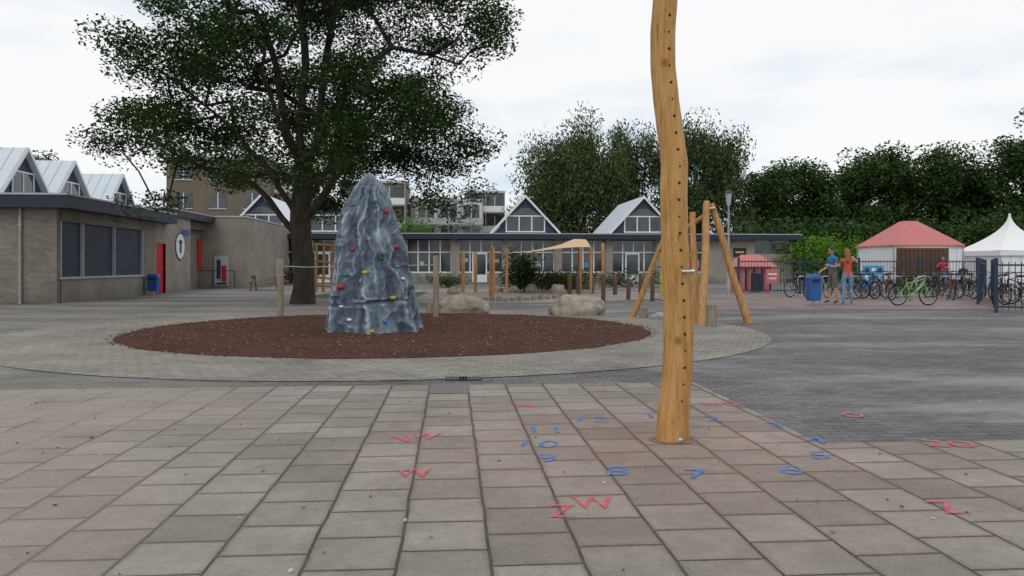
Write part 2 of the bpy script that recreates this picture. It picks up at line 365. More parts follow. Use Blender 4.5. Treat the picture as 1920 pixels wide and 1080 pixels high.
# ---------------- timber pole ----------------
m_pole,nt,b_=newmat('peeled_pole_wood'); v=objc(nt)
vp=mapping(nt,v,(4,4,.28))
c=ramp(nt,noi(nt,vp,9,6,.65),[(.28,(.30,.14,.035)),(.5,(.47,.25,.078)),(.72,(.57,.34,.13))])
c=mix(nt,ramp(nt,noi(nt,mapping(nt,v,(1,1,.35)),7,5,.6),[(.50,0),(.72,.65)]),c,(.27,.12,.033))
crk=ramp(nt,noi(nt,vp,22,3,.5),[(.30,1),(.36,0)])
c=mix(nt,mth(nt,'MULTIPLY',crk,.6),c,(.10,.05,.02))
kn=nt.nodes.new('ShaderNodeTexVoronoi'); kn.inputs['Scale'].default_value=3.2; nt.links.new(v,kn.inputs['Vector'])
c=mix(nt,ramp(nt,kn.outputs['Distance'],[(.05,.8),(.13,0)]),c,(.20,.09,.03))
nt.links.new(c,b_.inputs['Base Color']); b_.inputs['Roughness'].default_value=.55; b_.inputs['Specular IOR Level'].default_value=.35
bump(nt,b_,mth(nt,'SUBTRACT',noi(nt,vp,12,5,.6),crk),.35,.01)
prof=[(-220,1252,40),(-100,1256,42),(0,1247,46),(60,1244,46),(120,1245,46),(180,1250,47),(230,1255,47),(270,1260,48),(310,1264,50),(360,1262,51),(420,1263,52),(500,1266,53),(580,1271,54),(650,1273,55),(700,1271,56),(750,1266,57),(790,1262,59),(832,1260,62),(845,1260,63)]
DP=H*F/(832-HZ)
def interp(y):
    for a,c_ in zip(prof,prof[1:]):
        if a[0]<=y<=c_[0]:
            t=(y-a[0])/(c_[0]-a[0]); t=t*t*(3-2*t)*.5+t*.5; return a[1]+(c_[1]-a[1])*t, a[2]+(c_[2]-a[2])*t
    return prof[-1][1:]
pts=[];rs=[]
y=843
while y>=-215:
    cpx,wpx=interp(y); p=P3(cpx,y,DP+.12); p.y+=.02*math.sin(y*.012); pts.append(p); rs.append(wpx/2/F*(DP+.12)*(1+.03*noise.noise(Vector((0,0,y*.02))))); y-=8
pole=MB(); pole.tube(pts,rs,m_pole,n=48,wob=.07)
e=empty('climbing_pole'); po=pole.build('trunk',e)
bvh=BVHTree.FromObject(po,bpy.context.evaluated_depsgraph_get())
hb=MB()
def castpx(bv,px,py):
    s=(px-CX)/F; d=Vector((ST+s*CT,CT-s*ST,-(py-HZ)/F)).normalized()
    return bv.ray_cast(Vector((0,0,H)),d)
y=28
while y<760:
    cpx,wpx=interp(y); hit=castpx(bvh,cpx+wpx*.22,y)
    if hit[0] is not None:
        nrm=hit[1]; nrm=nrm if nrm.dot(hit[0])<0 else -nrm
        hb.tube([hit[0]-nrm*.01,hit[0]+nrm*.0015],.0105 if random.random()<.5 else .0075,m_holeshade,n=10)  # dark solid plug on the surface, coloured as the shade inside a peg hole
    y+=31.5
hb.build('peg_hole_shade_plugs',e)
hp=MB(); hit=castpx(bvh,1284,509); p=hit[0]
hp.tube([p-Vector((.02,0,0)),p+Vector((.055,-.03,0))],.012,m_steel,n=12); hp.tube([p+Vector((.04,-.024,0)),p+Vector((.06,-.032,0))],.018,m_steel,n=12)
hit=castpx(bvh,1276,826)
if hit[0]: hp.sph(hit[0],(.02,.012,.02),m_steel)
hp.build('metal_pegs',e)
x,y=pts[1].x,pts[1].y
ring=[]
for k in range(28):
    t=k*6.283/28; ring.append((x+.17*math.cos(t)*(1+.2*noise.noise(Vector((math.cos(t)*2,math.sin(t)*2,3)))),y+.14*math.sin(t)))
sheet('pole_collar_soil',ring,.0075,M('reddish_soil',(.22,.14,.105),.95,.35,14)).parent=e
# ---------------- climbing rock ----------------
m_rock,nt,b_=newmat('painted_climbing_rock'); v=objc(nt)
g=nt.nodes.new('ShaderNodeNewGeometry')
vr=mapping(nt,v,(2.6,2.6,1.1),(0,.45,0))
st=noi(nt,vr,1.5,9,.68)
c=ramp(nt,st,[(.34,(.022,.034,.054)),(.47,(.065,.092,.130)),(.57,(.135,.178,.225)),(.68,(.34,.40,.46))])
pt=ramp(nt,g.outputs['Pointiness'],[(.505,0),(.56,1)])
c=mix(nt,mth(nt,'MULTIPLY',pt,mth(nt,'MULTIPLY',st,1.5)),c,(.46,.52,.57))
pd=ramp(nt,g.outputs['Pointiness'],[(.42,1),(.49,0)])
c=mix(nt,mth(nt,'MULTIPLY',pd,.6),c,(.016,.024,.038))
c=mix(nt,1,c,ramp(nt,noi(nt,v,45,4,.8),[(.3,.7),(.7,1.25)]),'MULTIPLY')
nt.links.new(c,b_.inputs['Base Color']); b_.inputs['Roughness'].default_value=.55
bump(nt,b_,mth(nt,'ADD',noi(nt,v,18,6,.7),mth(nt,'MULTIPLY',st,3)),.7,.035)
DR=14.6
rp=[(333,694,716),(338,684,722),(346,676,727),(358,664,729),(372,656,735),(388,645,737),(405,638,742),(425,636,746),(450,629,757),(478,628,765),(505,623,769),(535,622,777),(562,617,781),(572,619,783),(600,613,790),(630,609,798)]
def rw(y):
    for a,c_ in zip(rp,rp[1:]):
        if a[0]<=y<=c_[0]:
            t=(y-a[0])/(c_[0]-a[0]); return a[1]+(c_[1]-a[1])*t,a[2]+(c_[2]-a[2])*t
    return rp[-1][1:]
planes=[(-1.30,-.34,.84),(-2.05,-.10,.90),(-.55,-.16,.90),(-2.75,.12,.92),(.1,.1,.97),(.9,.1,.92),(1.7,.1,.92),(2.6,-.1,.92)]
ridges=[(-.62,-.36,.19,.13),(-1.62,-.10,.17,.11),(-2.45,.10,.12,.13),(-1.15,-.3,.09,.08),(1.2,.2,.1,.2)]
b=MB(); vs=[];fs=[]; NH,NA=170,200
for i in range(NH+1):
    y=333.5+(630-333.5)*(i/NH)
    l,r=rw(y); cxp=(l+r)/2; hw=(r-l)/2/F*DR; c0=P3(cxp,y,DR); zz=max(c0.z,.0)
    if i==NH: zz=0.0
    row=[]
    for k in range(NA):
        t=2*math.pi*k/NA-math.pi; rr=9
        for j,(ph,tl_,dd) in enumerate(planes):
            a=t-(ph+tl_*(zz-1.2)*.6+.12*noise.noise(Vector((j*3.1,0,zz*1.1)))); cs=math.cos(a)
            if cs>.15: rr=min(rr,(dd+.13*noise.noise(Vector((j*7.7,5,zz*1.3))))/cs)
        rr=min(rr,1.3); ct,s_=math.cos(t),math.sin(t)
        d=0
        for (rt0,dr,amp,wd) in ridges:
            a=t-(rt0+dr*zz*.75+.22*noise.noise(Vector((rt0*5,3,zz*1.6)))); a=(a+math.pi)%(2*math.pi)-math.pi
            d+=amp*(max(0,1-abs(a)/(wd*1.8)))*(.6+.8*noise.noise(Vector((rt0*9,1,zz*1.3)))+.2)
        P_=Vector((ct*rr*.9,s_*rr*.7,zz))
        rid=1-abs(noise.noise(P_*1.5+Vector((2,7,1))))*2.6
        d+=.07*rid+.055*noise.noise(P_*2.7+Vector((5,0,0)))+.04*(1-2.4*abs(noise.noise(P_*4.3)))+.014*noise.noise(P_*11)
        sh=.07*ct
        d+=(.035 if zz<.55+sh else 0)-.05*math.exp(-((zz-.55-sh)/.035)**2)
        row.append([ct*rr*(1+d),s_*rr*(1+d)])
    mx=max(p[0] for p in row); mn=min(p[0] for p in row); edge=.03*noise.noise(Vector((1,2,zz*3)))
    dome=min(1,(i/NH)*9+.35)
    for p in row:
        X=((p[0]-mn)/(mx-mn)*2-1)*hw*(1+edge); Y=p[1]*hw*.9
        vs.append((c0.x+X,c0.y+Y*dome,zz-(.10*(X/hw) if i<NH*.35 else 0)*max(0,1-i/(NH*.35))))
for i in range(NH):
    for k in range(NA): fs.append(((i+1)*NA+k,(i+1)*NA+(k+1)%NA,i*NA+(k+1)%NA,i*NA+k))
fs.append(tuple(range(NA)))
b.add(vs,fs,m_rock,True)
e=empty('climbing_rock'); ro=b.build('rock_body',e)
bvh=BVHTree.FromObject(ro,bpy.context.evaluated_depsgraph_get())
hc={'r':M('hold_red',(.42,.025,.03),.6,.15),'y':M('hold_yellow',(.45,.38,.04),.6,.15),'g':M('hold_green',(.03,.16,.08),.6,.15),'w':M('hold_white',(.6,.6,.58),.6,.1),'b':M('hold_blue',(.03,.2,.42),.6,.1)}
b=MB()
for cc_,px,py in [('g',703,378),('r',724,397),('r',742,463),('r',661,468),('g',714,484),('y',684,511),('w',755,523),('r',638,538),('g',648,516),('y',737,558),('w',655,600),('b',722,603),('y',697,622),('b',664,384),('g',668,430),('b',745,500),('w',640,575),('g',768,590)]:
    hit=castpx(bvh,px,py)
    if hit[0] is not None:
        nn=hit[1] if hit[1].y<0 else -hit[1]
        R=nn.to_track_quat('Z','Y').to_matrix(); q=random.uniform(.04,.055) if (cc_ in 'ry') else random.uniform(.028,.04)
        b.sph(hit[0]+nn*.008,(q*1.2,q*.8,q*.55),hc[cc_],10,7,R=R,jit=.6,sd=px)
b.build('climbing_holds',e)
# ---------------- trees ----------------
def leaf_mesh(name,P,size,mat,droop=0,parent=None,aspect=.45,upb=.5):
    n=len(P); P=np.asarray(P)
    a=rng.normal(size=(n,3)); 
    if droop: a=a*(1-droop)+np.array([0,0,-1])*droop*1.5
    else: a[:,2]*=.6
    a/=np.linalg.norm(a,axis=1)[:,None]
    nn=rng.normal(size=(n,3)); nn[:,2]+=upb; bb=np.cross(a,nn); bb/=np.linalg.norm(bb,axis=1)[:,None]+1e-9
    s=size*rng.uniform(.6,1.3,size=(n,1)); wd=s*aspect
    V=np.empty((n,4,3)); V[:,0]=P-a*s*.5; V[:,1]=P+bb*wd*.5; V[:,2]=P+a*s*.5; V[:,3]=P-bb*wd*.5
    me=bpy.data.meshes.new(name); me.vertices.add(n*4); me.vertices.foreach_set('co',V.reshape(-1))
    me.loops.add(n*4); me.loops.foreach_set('vertex_index',np.arange(n*4,dtype=np.int32))
    me.polygons.add(n); me.polygons.foreach_set('loop_start',np.arange(0,n*4,4,dtype=np.int32)); me.polygons.foreach_set('loop_total',np.full(n,4,dtype=np.int32))
    me.materials.append(mat); me.update(calc_edges=True); me.validate()
    o=bpy.data.objects.new(name,me); scene.collection.objects.link(o); o.parent=parent; return o
def tree(name,base,th,limbs,clumps,rt,leafm,per,spread,size,droop=0,aspect=.45,barkm=None,minr=.012,flare=.45):
    e=empty(name); nodes=[];par=[]
    bx,by=base; prev=-1; k=int(max(2,th/.5))
    for i in range(k+1):
        nodes.append(Vector((bx+.06*math.sin(i*.9)*(i>0),by,th*i/k-(.1 if i==0 else 0)))); par.append(prev); prev=len(nodes)-1
    top=prev
    for L in limbs:
        pr=top if len(L)<2 or not isinstance(L[0],int) else max(0,top-L[0]); pp=[q for q in L if not isinstance(q,int)]
        last=nodes[pr]
        for q in pp:
            q=Vector(q); st=max(1,int((q-last).length/.6)); s0=last.copy()
            for j in range(1,st+1):
                t=j/st; x=s0.lerp(q,t)+Vector((random.uniform(-1,1),random.uniform(-1,1),random.uniform(-1,1)))*.07
                nodes.append(x); par.append(pr); pr=len(nodes)-1
            last=nodes[pr]
    tp=nodes[top]; clumps=sorted(clumps,key=lambda c:(c-tp).length); leafn=[]
    for c in clumps:
        arr=np.array(nodes); d=np.linalg.norm(arr-np.array(c),axis=1); 
        pen=np.where(arr[:,2]>c.z+.3,1.5,0)+np.where(arr[:,2]<th*.75,8,0)
        i=int(np.argmin(d+pen)); s0=nodes[i]; L=(c-s0).length; st=max(1,int(L/.7)); pr=i
        for j in range(1,st+1):
            t=j/st; x=s0.lerp(c,t)+Vector((random.uniform(-1,1),random.uniform(-1,1),random.uniform(-1,1)))*.06*L/st
            x.z+=math.sin(t*math.pi)*.12*L
            nodes.append(x); par.append(pr); pr=len(nodes)-1
        leafn.append(pr)
    cnt=[0]*len(nodes)
    for l in leafn:
        while l!=-1: cnt[l]+=1; l=par[l]
    tot=max(1,len(clumps)); b=MB()
    R=[max(minr,rt*(max(c,1)/tot)**.5) for c in cnt]
    bm=barkm or m_bark
    tr=list(range(top+1)); b.tube([nodes[i] for i in tr],[rt*(1+flare*math.exp(-max(0,nodes[i].z)/.22)) for i in tr],bm,n=20,wob=.14)
    for i in range(top+1,len(nodes)):
        if cnt[i]==0: continue
        a=nodes[par[i]]; ra=min(R[par[i]],R[i]*1.35)
        b.tube([a,nodes[i]],[ra,R[i]],bm,n=8 if R[i]>.05 else 4)
    b.build('trunk_and_branches',e)
    P=[]
    for c in clumps:
        m=int(per*random.uniform(.6,1.4)); q=rng.normal(size=(m,3))
        ln=np.linalg.norm(q,axis=1)[:,None]; q=q/ln*np.minimum(ln,1.75+.25*rng.random((m,1)))
        q=q*np.array(spread)*random.uniform(.75,1.2)
        if droop: q[:,2]-=rng.uniform(0,1,size=m)*spread[2]*1.5
        P.append(q+np.array(c))
    leaf_mesh('foliage',np.concatenate(P),size,leafm,droop,e,aspect)
    return e
tb=G(567,570)
R2=Vector((CT,-ST,0)); F2=Vector((ST,CT,0)); TB=Vector((tb[0],tb[1],0))
def tl(l,z,d=0): return TB+R2*l+F2*d+Vector((0,0,z))
cl=[]
outline=[(2.4,4.8),(3.2,5.3),(4.2,5.3),(5.5,5.3),(7,5.4),(8.5,5.7),(10,5.4),(11.5,4.5),(13,2.5),(13.8,.8)]
def rad(z):
    for a,c_ in zip(outline,outline[1:]):
        if a[0]<=z<=c_[0]: return a[1]+(c_[1]-a[1])*(z-a[0])/(c_[0]-a[0])
    return 0
while len(cl)<560:
    z=random.uniform(2.8,13.4); a=random.random()*6.283; r=rad(z)*(1.0+.34*noise.noise(Vector((math.cos(a)*1.5,math.sin(a)*1.5,z*.5)))); q=random.random()**.45
    if z<3.9 and q<.50+.2*random.random(): continue
    if z<4.8 and q<.30: continue
    if z<3.5 and (random.random()<.35 or math.sin(a)<-.3 and abs(math.cos(a))<.6): continue
    p=tl(math.cos(a)*r*q,z,math.sin(a)*r*q*.95)
    if noise.noise(Vector((p.x*.45,p.y*.45,p.z*.70))+Vector((3.1,0,1.7)))<.0: continue
    cl.append(p)
limbs=[[tl(-.05,5.5),tl(.1,7.5,.1),tl(-.15,9.5),tl(.1,12)],
 [tl(.45,5.2,-.2),tl(.75,7.2,-.5),tl(1.3,9.8,-.8)],
 [tl(-.6,5.5,.3),tl(-1.1,7.6,.8),tl(-1.9,10,.8)],
 [3,tl(-1.0,4.3,-.4),tl(-2.2,5.6,-1.2),tl(-3.8,7.0,-1.6)],
 [2,tl(.9,4.6,.4),tl(2.2,6.2,.6),tl(3.6,8.0,.8)],
 [4,tl(-1.2,3.3,.3),tl(-1.9,3.9,.8),tl(-3.8,4.5,1.5)],
 [3,tl(1.3,4.0,-.8),tl(2.9,4.9,-1.9),tl(4.2,5.4,-2.4)],
 [tl(.1,5,1.2),tl(.4,6.6,2.8),tl(.5,8,4.2)],[tl(-.2,5,-1.2),tl(-.4,6.6,-2.8),tl(.2,8,-4)]]
tree('honey_locust_tree',tb,4.0,limbs,cl,.315,m_leaf,330,(.46,.46,.25),.12,aspect=.5,flare=.35)
def bgtree(name,px,top,half,D,leafm,n=90,per=130,size=.42,droop=0,low=.12,spread=(.8,.8,.6),asp=.5,rt=.35,seed=1):
    x,y=W(px,D); h=Z(top,D); r=half/F*D-spread[0]*.6; C=[]; e_=Vector((px*.13,0,0)); rs=random.Random(px)
    lobes=[(0,h*.60,r*.66,h*.38)]
    for i in range(9):
        a=i*2.4+px; zz=.30+.055*i; k=math.sin(min(1,max(.1,(zz-.05)/.9))*math.pi)**.5
        lobes.append((math.cos(a)*r*.60*k,h*zz,r*rs.uniform(.36,.50),h*rs.uniform(.10,.17)))
    tries=0
    while len(C)<n and tries<60000:
        tries+=1
        L=rs.choice(lobes); u=Vector((rs.gauss(0,1),rs.gauss(0,1),rs.gauss(0,1))).normalized()*rs.random()**.35
        p=Vector((x+L[0]+u.x*L[2],y+u.y*r*.7,L[1]+u.z*L[3]))
        if p.z<h*low or p.z>h-spread[2]: continue
        if noise.noise(p*.34+e_)<-.16: continue
        C.append(p)
    tree(name,(x,y),h*max(.2,low),[[Vector((x,y,h*.4)),Vector((x+.3,y,h*.75))],[Vector((x+r*.3,y,h*.5)),Vector((x+r*.5,y,h*.7))],[Vector((x-r*.3,y,h*.5)),Vector((x-r*.5,y,h*.7))]],C,rt,leafm,per,spread,size,droop,asp,minr=.04)
bgtree('willow_tree',1082,192,114,74,m_leafw,190,230,.36,.45,.04,(.85,.85,.9),.38)
bgtree('willow_tree',1190,194,58,78,m_leafw,85,220,.36,.45,.06,(.7,.7,.85),.38)
bgtree('willow_tree',1315,178,90,76,m_leafw,145,230,.36,.45,.05,(.85,.85,.9),.38)
bgtree('willow_tree',985,292,46,72,m_leafw,45,170,.34,.55,.03,(.6,.6,.7),.3)
bgtree('lime_tree',1412,335,42,84,m_leafd,40,190,.36)
bgtree('lime_tree',1484,272,90,78,m_leafd,140,230,.36,spread=(.9,.9,.65))
bgtree('lime_tree',1645,252,86,80,m_leafd,150,230,.36,spread=(.9,.9,.65))
bgtree('lime_tree',1788,255,96,80,m_leafd,160,230,.36,spread=(.9,.9,.65))
bgtree('lime_tree',1945,210,74,72,m_leafd,115,230,.36,spread=(.9,.9,.65))
bgtree('lime_tree',68,260,54,62,m_leafd,55,190,.28)
bgtree('lime_tree',2090,240,90,80,m_leafd,80,160,.42)
bgtree('lime_tree',-150,200,110,70,m_leafd,70,150,.45)
def shrub(name,px,D,wid,h,leafm,n=1800,size=.16,dep=None):
    x,y=W(px,D); dep=dep or wid*.5
    e=empty(name)
    k=max(3,int(wid*h*3)); cs=[(random.uniform(-1,1)*wid*.42,random.uniform(-1,1)*dep*.42,h*random.uniform(.25,.85)) for _ in range(k)]
    q=rng.normal(size=(n,3))*np.array([wid*.12+.1,dep*.14+.08,h*.16]); idx=rng.integers(0,k,n)
    A=np.array(cs)[idx]+q; A[:,2]=np.clip(A[:,2],.03,h*1.15); A[:,0]+=x; A[:,1]+=y
    leaf_mesh('foliage',A,size,leafm,0,e,.5)
    b=MB()
    for c in cs: b.tube([(x+c[0]*.3,y+c[1]*.3,0),(x+c[0],y+c[1],c[2])],[.03,.01],m_bark,n=5)
    b.build('stems',e)
for px,top,wid in ((1425,425,7),(1520,425,8),(1600,425,7),(1690,430,9),(1780,425,9),(1870,410,8),(1950,405,8)):
    D=66; shrub('hedge',px,D,wid,Z(top,D),m_leafd,6500,.34,3)
shrub('shrub',1530,56,5.0,Z(446,56),m_leafb,3800,.28)
shrub('shrub',1595,58,3.6,Z(455,58),m_leafb,2400,.28)
shrub('shrub',775,70,4,Z(412,70),m_leafb,2600,.3)
shrub('shrub',965,36,1.5,Z(468,36),m_leafd,2600,.14)
shrub('shrub',1010,38,2.6,1.0,m_leafd,2200,.12)
shrub('shrub',1075,40,3.0,.95,m_leafd,2200,.12)
shrub('shrub',840,44,2.6,.8,m_leafd,1500,.12)
shrub('shrub',1190,44,3.2,.9,m_leafd,1800,.12)
shrub('shrub',560,50,2.2,1.0,m_leafd,1500,.14)
# ---------------- left school wing ----------------
e=empty('school_building'); U0=-12.5; V0=26.4
b=MB()
yw0,yw1=V0,YU(291,U0)
WT=3.02
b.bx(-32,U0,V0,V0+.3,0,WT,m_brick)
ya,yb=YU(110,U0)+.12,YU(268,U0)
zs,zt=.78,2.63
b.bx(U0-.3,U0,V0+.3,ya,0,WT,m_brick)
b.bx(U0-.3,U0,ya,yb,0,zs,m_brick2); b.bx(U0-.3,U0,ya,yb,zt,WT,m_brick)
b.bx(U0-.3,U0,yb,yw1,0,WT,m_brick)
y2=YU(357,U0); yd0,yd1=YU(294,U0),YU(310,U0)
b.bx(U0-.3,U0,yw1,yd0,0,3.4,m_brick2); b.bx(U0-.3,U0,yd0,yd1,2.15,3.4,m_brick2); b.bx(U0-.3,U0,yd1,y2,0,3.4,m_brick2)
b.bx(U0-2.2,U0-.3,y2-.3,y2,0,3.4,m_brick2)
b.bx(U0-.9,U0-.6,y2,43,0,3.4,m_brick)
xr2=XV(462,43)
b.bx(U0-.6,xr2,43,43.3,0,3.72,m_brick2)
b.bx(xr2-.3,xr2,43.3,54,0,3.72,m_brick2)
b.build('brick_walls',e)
b=MB()
b.bx(U0-.16,U0-.10,ya,yb,zs,zt,m_shut)
for i in range(46): b.bx(U0-.10,U0-.092,ya,yb,zs+i*.04,zs+i*.04+.03,m_shut)
b.build('roller_shutters',e)
b=MB()
for px in (110,156.5,215,268):
    yy=YU(px,U0); 
    if px==110: yy=ya+.03
    if px==268: yy=yb-.03
    b.bx(U0-.09,U0+.012,yy-.035,yy+.035,zs+.06,zt-.002,m_frame)
b.bx(U0-.09,U0+.05,ya-.05,yb+.05,zs-.02,zs+.055,m_frame)
b.build('window_frames',e)
b=MB()
b.bx(-33,U0+.45,V0-.35,YU(332,U0+.45),WT+.003,WT+.40,m_navy)
b.bx(-33,U0+.48,V0-.38,YU(332,U0+.48),WT+.403,WT+.46,m_frame)
b.bx(-33,U0+.12,YU(332,U0+.45)+.01,43-.05,3.403,3.72,m_navy)
b.bx(-33,U0+.14,YU(332,U0+.45)+.01,43-.05,3.723,3.77,m_frame)
b.bx(U0+.12,xr2+.04,42.95,54,3.724,3.80,m_frame)
b.build('roof_fascia',e)
b=MB()
b.bx(U0-.15,U0-.08,yd0,yd1,0.02,2.15,m_red); b.bx(U0-.08,U0+.005,yd0-.06,yd0,0,2.2,m_red); b.bx(U0-.08,U0+.005,yd1,yd1+.06,0,2.2,m_red)
b.sph((U0-.05,yd1-.15,1.05),.03,m_steel)
yr0,yr1=YU(369,U0-.6),YU(385,U0-.6)
b.bx(U0-.6,U0-.55,yr0,min(yr1,42.9),1.0,2.55,m_red)
b.build('red_doors',e)
def gable_x(b,xf,yc,hw,za,zb,xback):
    for sgn in (-1,1):
        th=.08
        A=[(xf+.25,yc,za),(xback,yc,za),(xback,yc+sgn*hw*1.08,zb-.1),(xf+.25,yc+sgn*hw*1.08,zb-.1)]
        B=[(p[0],p[1],p[2]-th) for p in A]
        b.add(A+B,[(0,1,2,3),(7,6,5,4),(0,3,7,4),(3,2,6,7),(1,0,4,5),(2,1,5,6)],m_roofw)
        n=int(abs(xback-xf)/.5)
        for i in range(n):
            xx=xf+.2-i*.5
            b.add([(xx,yc,za+.02),(xx-.03,yc,za+.02),(xx-.03,yc+sgn*hw*1.08,zb-.08),(xx,yc+sgn*hw*1.08,zb-.08)],[(0,1,2,3)],m_frame)
    b.add([(xf,yc-hw,zb-.1),(xf,yc+hw,zb-.1),(xf,yc,za-.1)],[(0,1,2)],m_navyp)
    for sgn in (-1,1):
        b.add([(xf+.27,yc,za+.02),(xf+.27,yc+sgn*hw*1.1,zb-.1),(xf+.27,yc+sgn*hw*1.1,zb-.26),(xf+.27,yc,za-.15)],[(0,1,2,3)],m_white)
    w=hw*.42; zb2=zb+.05; zt2=zb+(za-zb)*.50
    b.bx(xf+.01,xf+.03,yc-w,yc+w,zb2,zt2,m_glass)
    for yy in (yc-w,yc,yc+w): b.bx(xf+.031,xf+.06,yy-.03,yy+.03,zb2,zt2,m_white)
    for zz in (zb2,zt2): b.bx(xf+.033,xf+.065,yc-w-.03,yc+w+.03,zz-.03,zz+.03,m_white)
    b.bx(xback,xf-.001,yc-hw,yc+hw,3.3,zb-.1,m_navy)
b=MB()
for yc in (34.1,38.2,43.6): gable_x(b,-17.5,yc,1.95,6.02,4.0,-31)
b.build('gable_roofs',e)
b=MB(); b.bx(-32,U0-.3,V0+.3,54,3.0,3.39,m_roofgravel); b.build('flat_roof',e)
b=MB(); x=XV(38,V0-.06); b.tube([(x,V0-.07,0),(x,V0-.07,3.02)],.05,m_concrete); 
for zz in (.5,1.5,2.5): b.box((x,V0-.05,zz),(.14,.06,.03),m_steel)
b.build('drain_pipe',e)
b=MB(); yc=YU(337,U0); 
ring=lambda r,xx,m:b.tube([(xx-.02,yc,Z(463,yc)),(xx,yc,Z(463,yc))],r,m,n=32)
ring(.62,U0+.03,m_black); ring(.58,U0+.036,m_white)
b.box((U0+.045,yc,Z(463,yc)),(.01,.22,.6),m_navyp); b.box((U0+.045,yc,Z(455,yc)),(.014,.42,.12),m_navyp)
b.build('round_wall_sign',e)
b=MB(); yc=YU(347,U0); b.box((U0+.02,yc,Z(436,37.5)),(.03,1.0,.22),m_blue); b.build('blue_wall_sign',e)
b=MB(); x=XV(418,43); b.bx(x-.42,x+.3,42.93,42.98,.15,1.7,m_frame); b.bx(x-.05,x+.2,42.915,42.929,.35,1.2,m_red); b.bx(x-.3,x-.1,42.915,42.929,.5,1.5,m_navyp); b.bx(x-.3,x+.2,42.915,42.929,.2,.3,m_black); b.build('notice_boards',e)
b=MB()
for px in (372,398,440):
    x=XV(px,42.6); b.tube([(x,42.6,0),(x,42.6,.95)],.03,m_navyp,n=6)
b.box(((XV(372,42.6)+XV(440,42.6))/2,42.6,.93),(XV(440,42.6)-XV(372,42.6),.04,.04),m_navyp); b.build('hand_rail',e)
# ---------------- far school wing ----------------
e=empty('school_building'); V=54.0
X0,X1=XV(455,V),XV(1486,V)
xa,xb=X0,XV(1330,V)
b=MB(); g=MB(); fr=MB()
b.bx(xa,xb,V+.3,V+.6,0,.7,m_brick2)
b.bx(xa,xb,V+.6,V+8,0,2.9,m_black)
step=(xb-xa)/9
for i in range(10):
    x=xa+i*step; b.bx(x-.26,x+.26,V,V+.6,0,2.95,m_brick2)
    if i<9:
        l,r=x+.26,x+step-.26
        g.bx(l,r,V+.38,V+.42,.7,2.9,m_glass)
        fr.bx(l,r,V+.3,V+.37,2.05,2.13,m_white); fr.bx(l,r,V+.28,V+.37,.68,.78,m_white)
        nm=4
        for k in range(nm+1): 
            xx=l+(r-l)*k/nm; fr.bx(xx-.04,xx+.04,V+.31,V+.375,.78,2.9,m_white)
        if i%3==1:
            fr.bx(l+.9,l+1.9,V+.22,V+.29,0.05,2.05,m_white); g.bx(l+1.0,l+1.8,V+.19,V+.215,.6,1.95,m_glass)
        for k in range(nm):
            if random.random()<.4:
                xx=l+(r-l)*k/nm; mm=random.choice([m_white,m_sail,m_frame,m_lblue])
                zz=random.uniform(.85,1.5); g.bx(xx+.12,xx+.12+random.uniform(.2,.5),V+.365,V+.378,zz,zz+random.uniform(.2,.5),mm)
xs0,xs1=XV(1415,V),XV(1480,V)
b.bx(xb+.26,X1,V,V+.3,0,2.0,m_brick2); b.bx(xb+.26,xs0,V,V+.3,2.0,2.95,m_brick2); b.bx(X1-.2,X1,V,V+.3,2.0,2.95,m_brick2)
g.bx(xs0,X1-.2,V+.12,V+.16,2.0,2.95,m_glass); b.bx(X1-.3,X1,V+.3,V+8,0,2.95,m_brick2)
x=XV(1388,V); fr.bx(x-.5,x+.4,V-.04,V-.005,1.8,2.4,m_black); fr.bx(x-.35,x+.25,V-.05,V-.041,2.05,2.17,m_sail)
b.build('brick_walls',e); g.build('windows',e); fr.build('window_frames',e)
b=MB(); b.bx(X0-.3,X1+.4,V-.5,V+8.4,2.953,3.30,m_navy); b.bx(X0-.33,X1+.43,V-.53,V+8.43,3.303,3.36,m_frame); b.build('roof_fascia',e)
def gable_y(b,xc,hw,za,zb,yf,yback):
    for sg in (-1,1):
        A=[(xc,yf-.25,za),(xc,yback,za),(xc+sg*hw*1.1,yback,zb-.1),(xc+sg*hw*1.1,yf-.25,zb-.1)]; B=[(p[0],p[1],p[2]-.1) for p in A]
        b.add(A+B,[(0,1,2,3),(7,6,5,4),(0,3,7,4),(3,2,6,7),(1,0,4,5),(2,1,5,6)],m_roofw)
        b.add([(xc,yf-.27,za+.03),(xc+sg*hw*1.13,yf-.27,zb-.09),(xc+sg*hw*1.13,yf-.27,zb-.27),(xc,yf-.27,za-.18)],[(0,1,2,3)],m_white)
    b.add([(xc-hw,yf,zb-.15),(xc+hw,yf,zb-.15),(xc,yf,za-.1)],[(0,1,2)],m_navyp)
    w=hw*.62; z0=zb-.05; z1=zb+(za-zb)*.42
    b.bx(xc-w,xc+w,yf-.04,yf-.01,z0,z1,m_glass)
    b.add([(xc-w*.85,yf-.02,z1),(xc+w*.85,yf-.02,z1),(xc+w*.2,yf-.02,z1+.55),(xc-w*.2,yf-.02,z1+.55)],[(0,1,2,3)],m_glass)
    for xx in (-w,-w*.33,w*.33,w): b.bx(xc+xx-.04,xc+xx+.04,yf-.08,yf-.041,z0,z1,m_white)
    for zz in (z0,z1): b.bx(xc-w-.05,xc+w+.05,yf-.085,yf-.042,zz-.04,zz+.04,m_white)
b=MB()
for px in (492,617,985,1206): gable_y(b,XV(px,V+.6),2.12,6.0,3.55,V+.6,V+9)
b.build('gable_roofs',e)
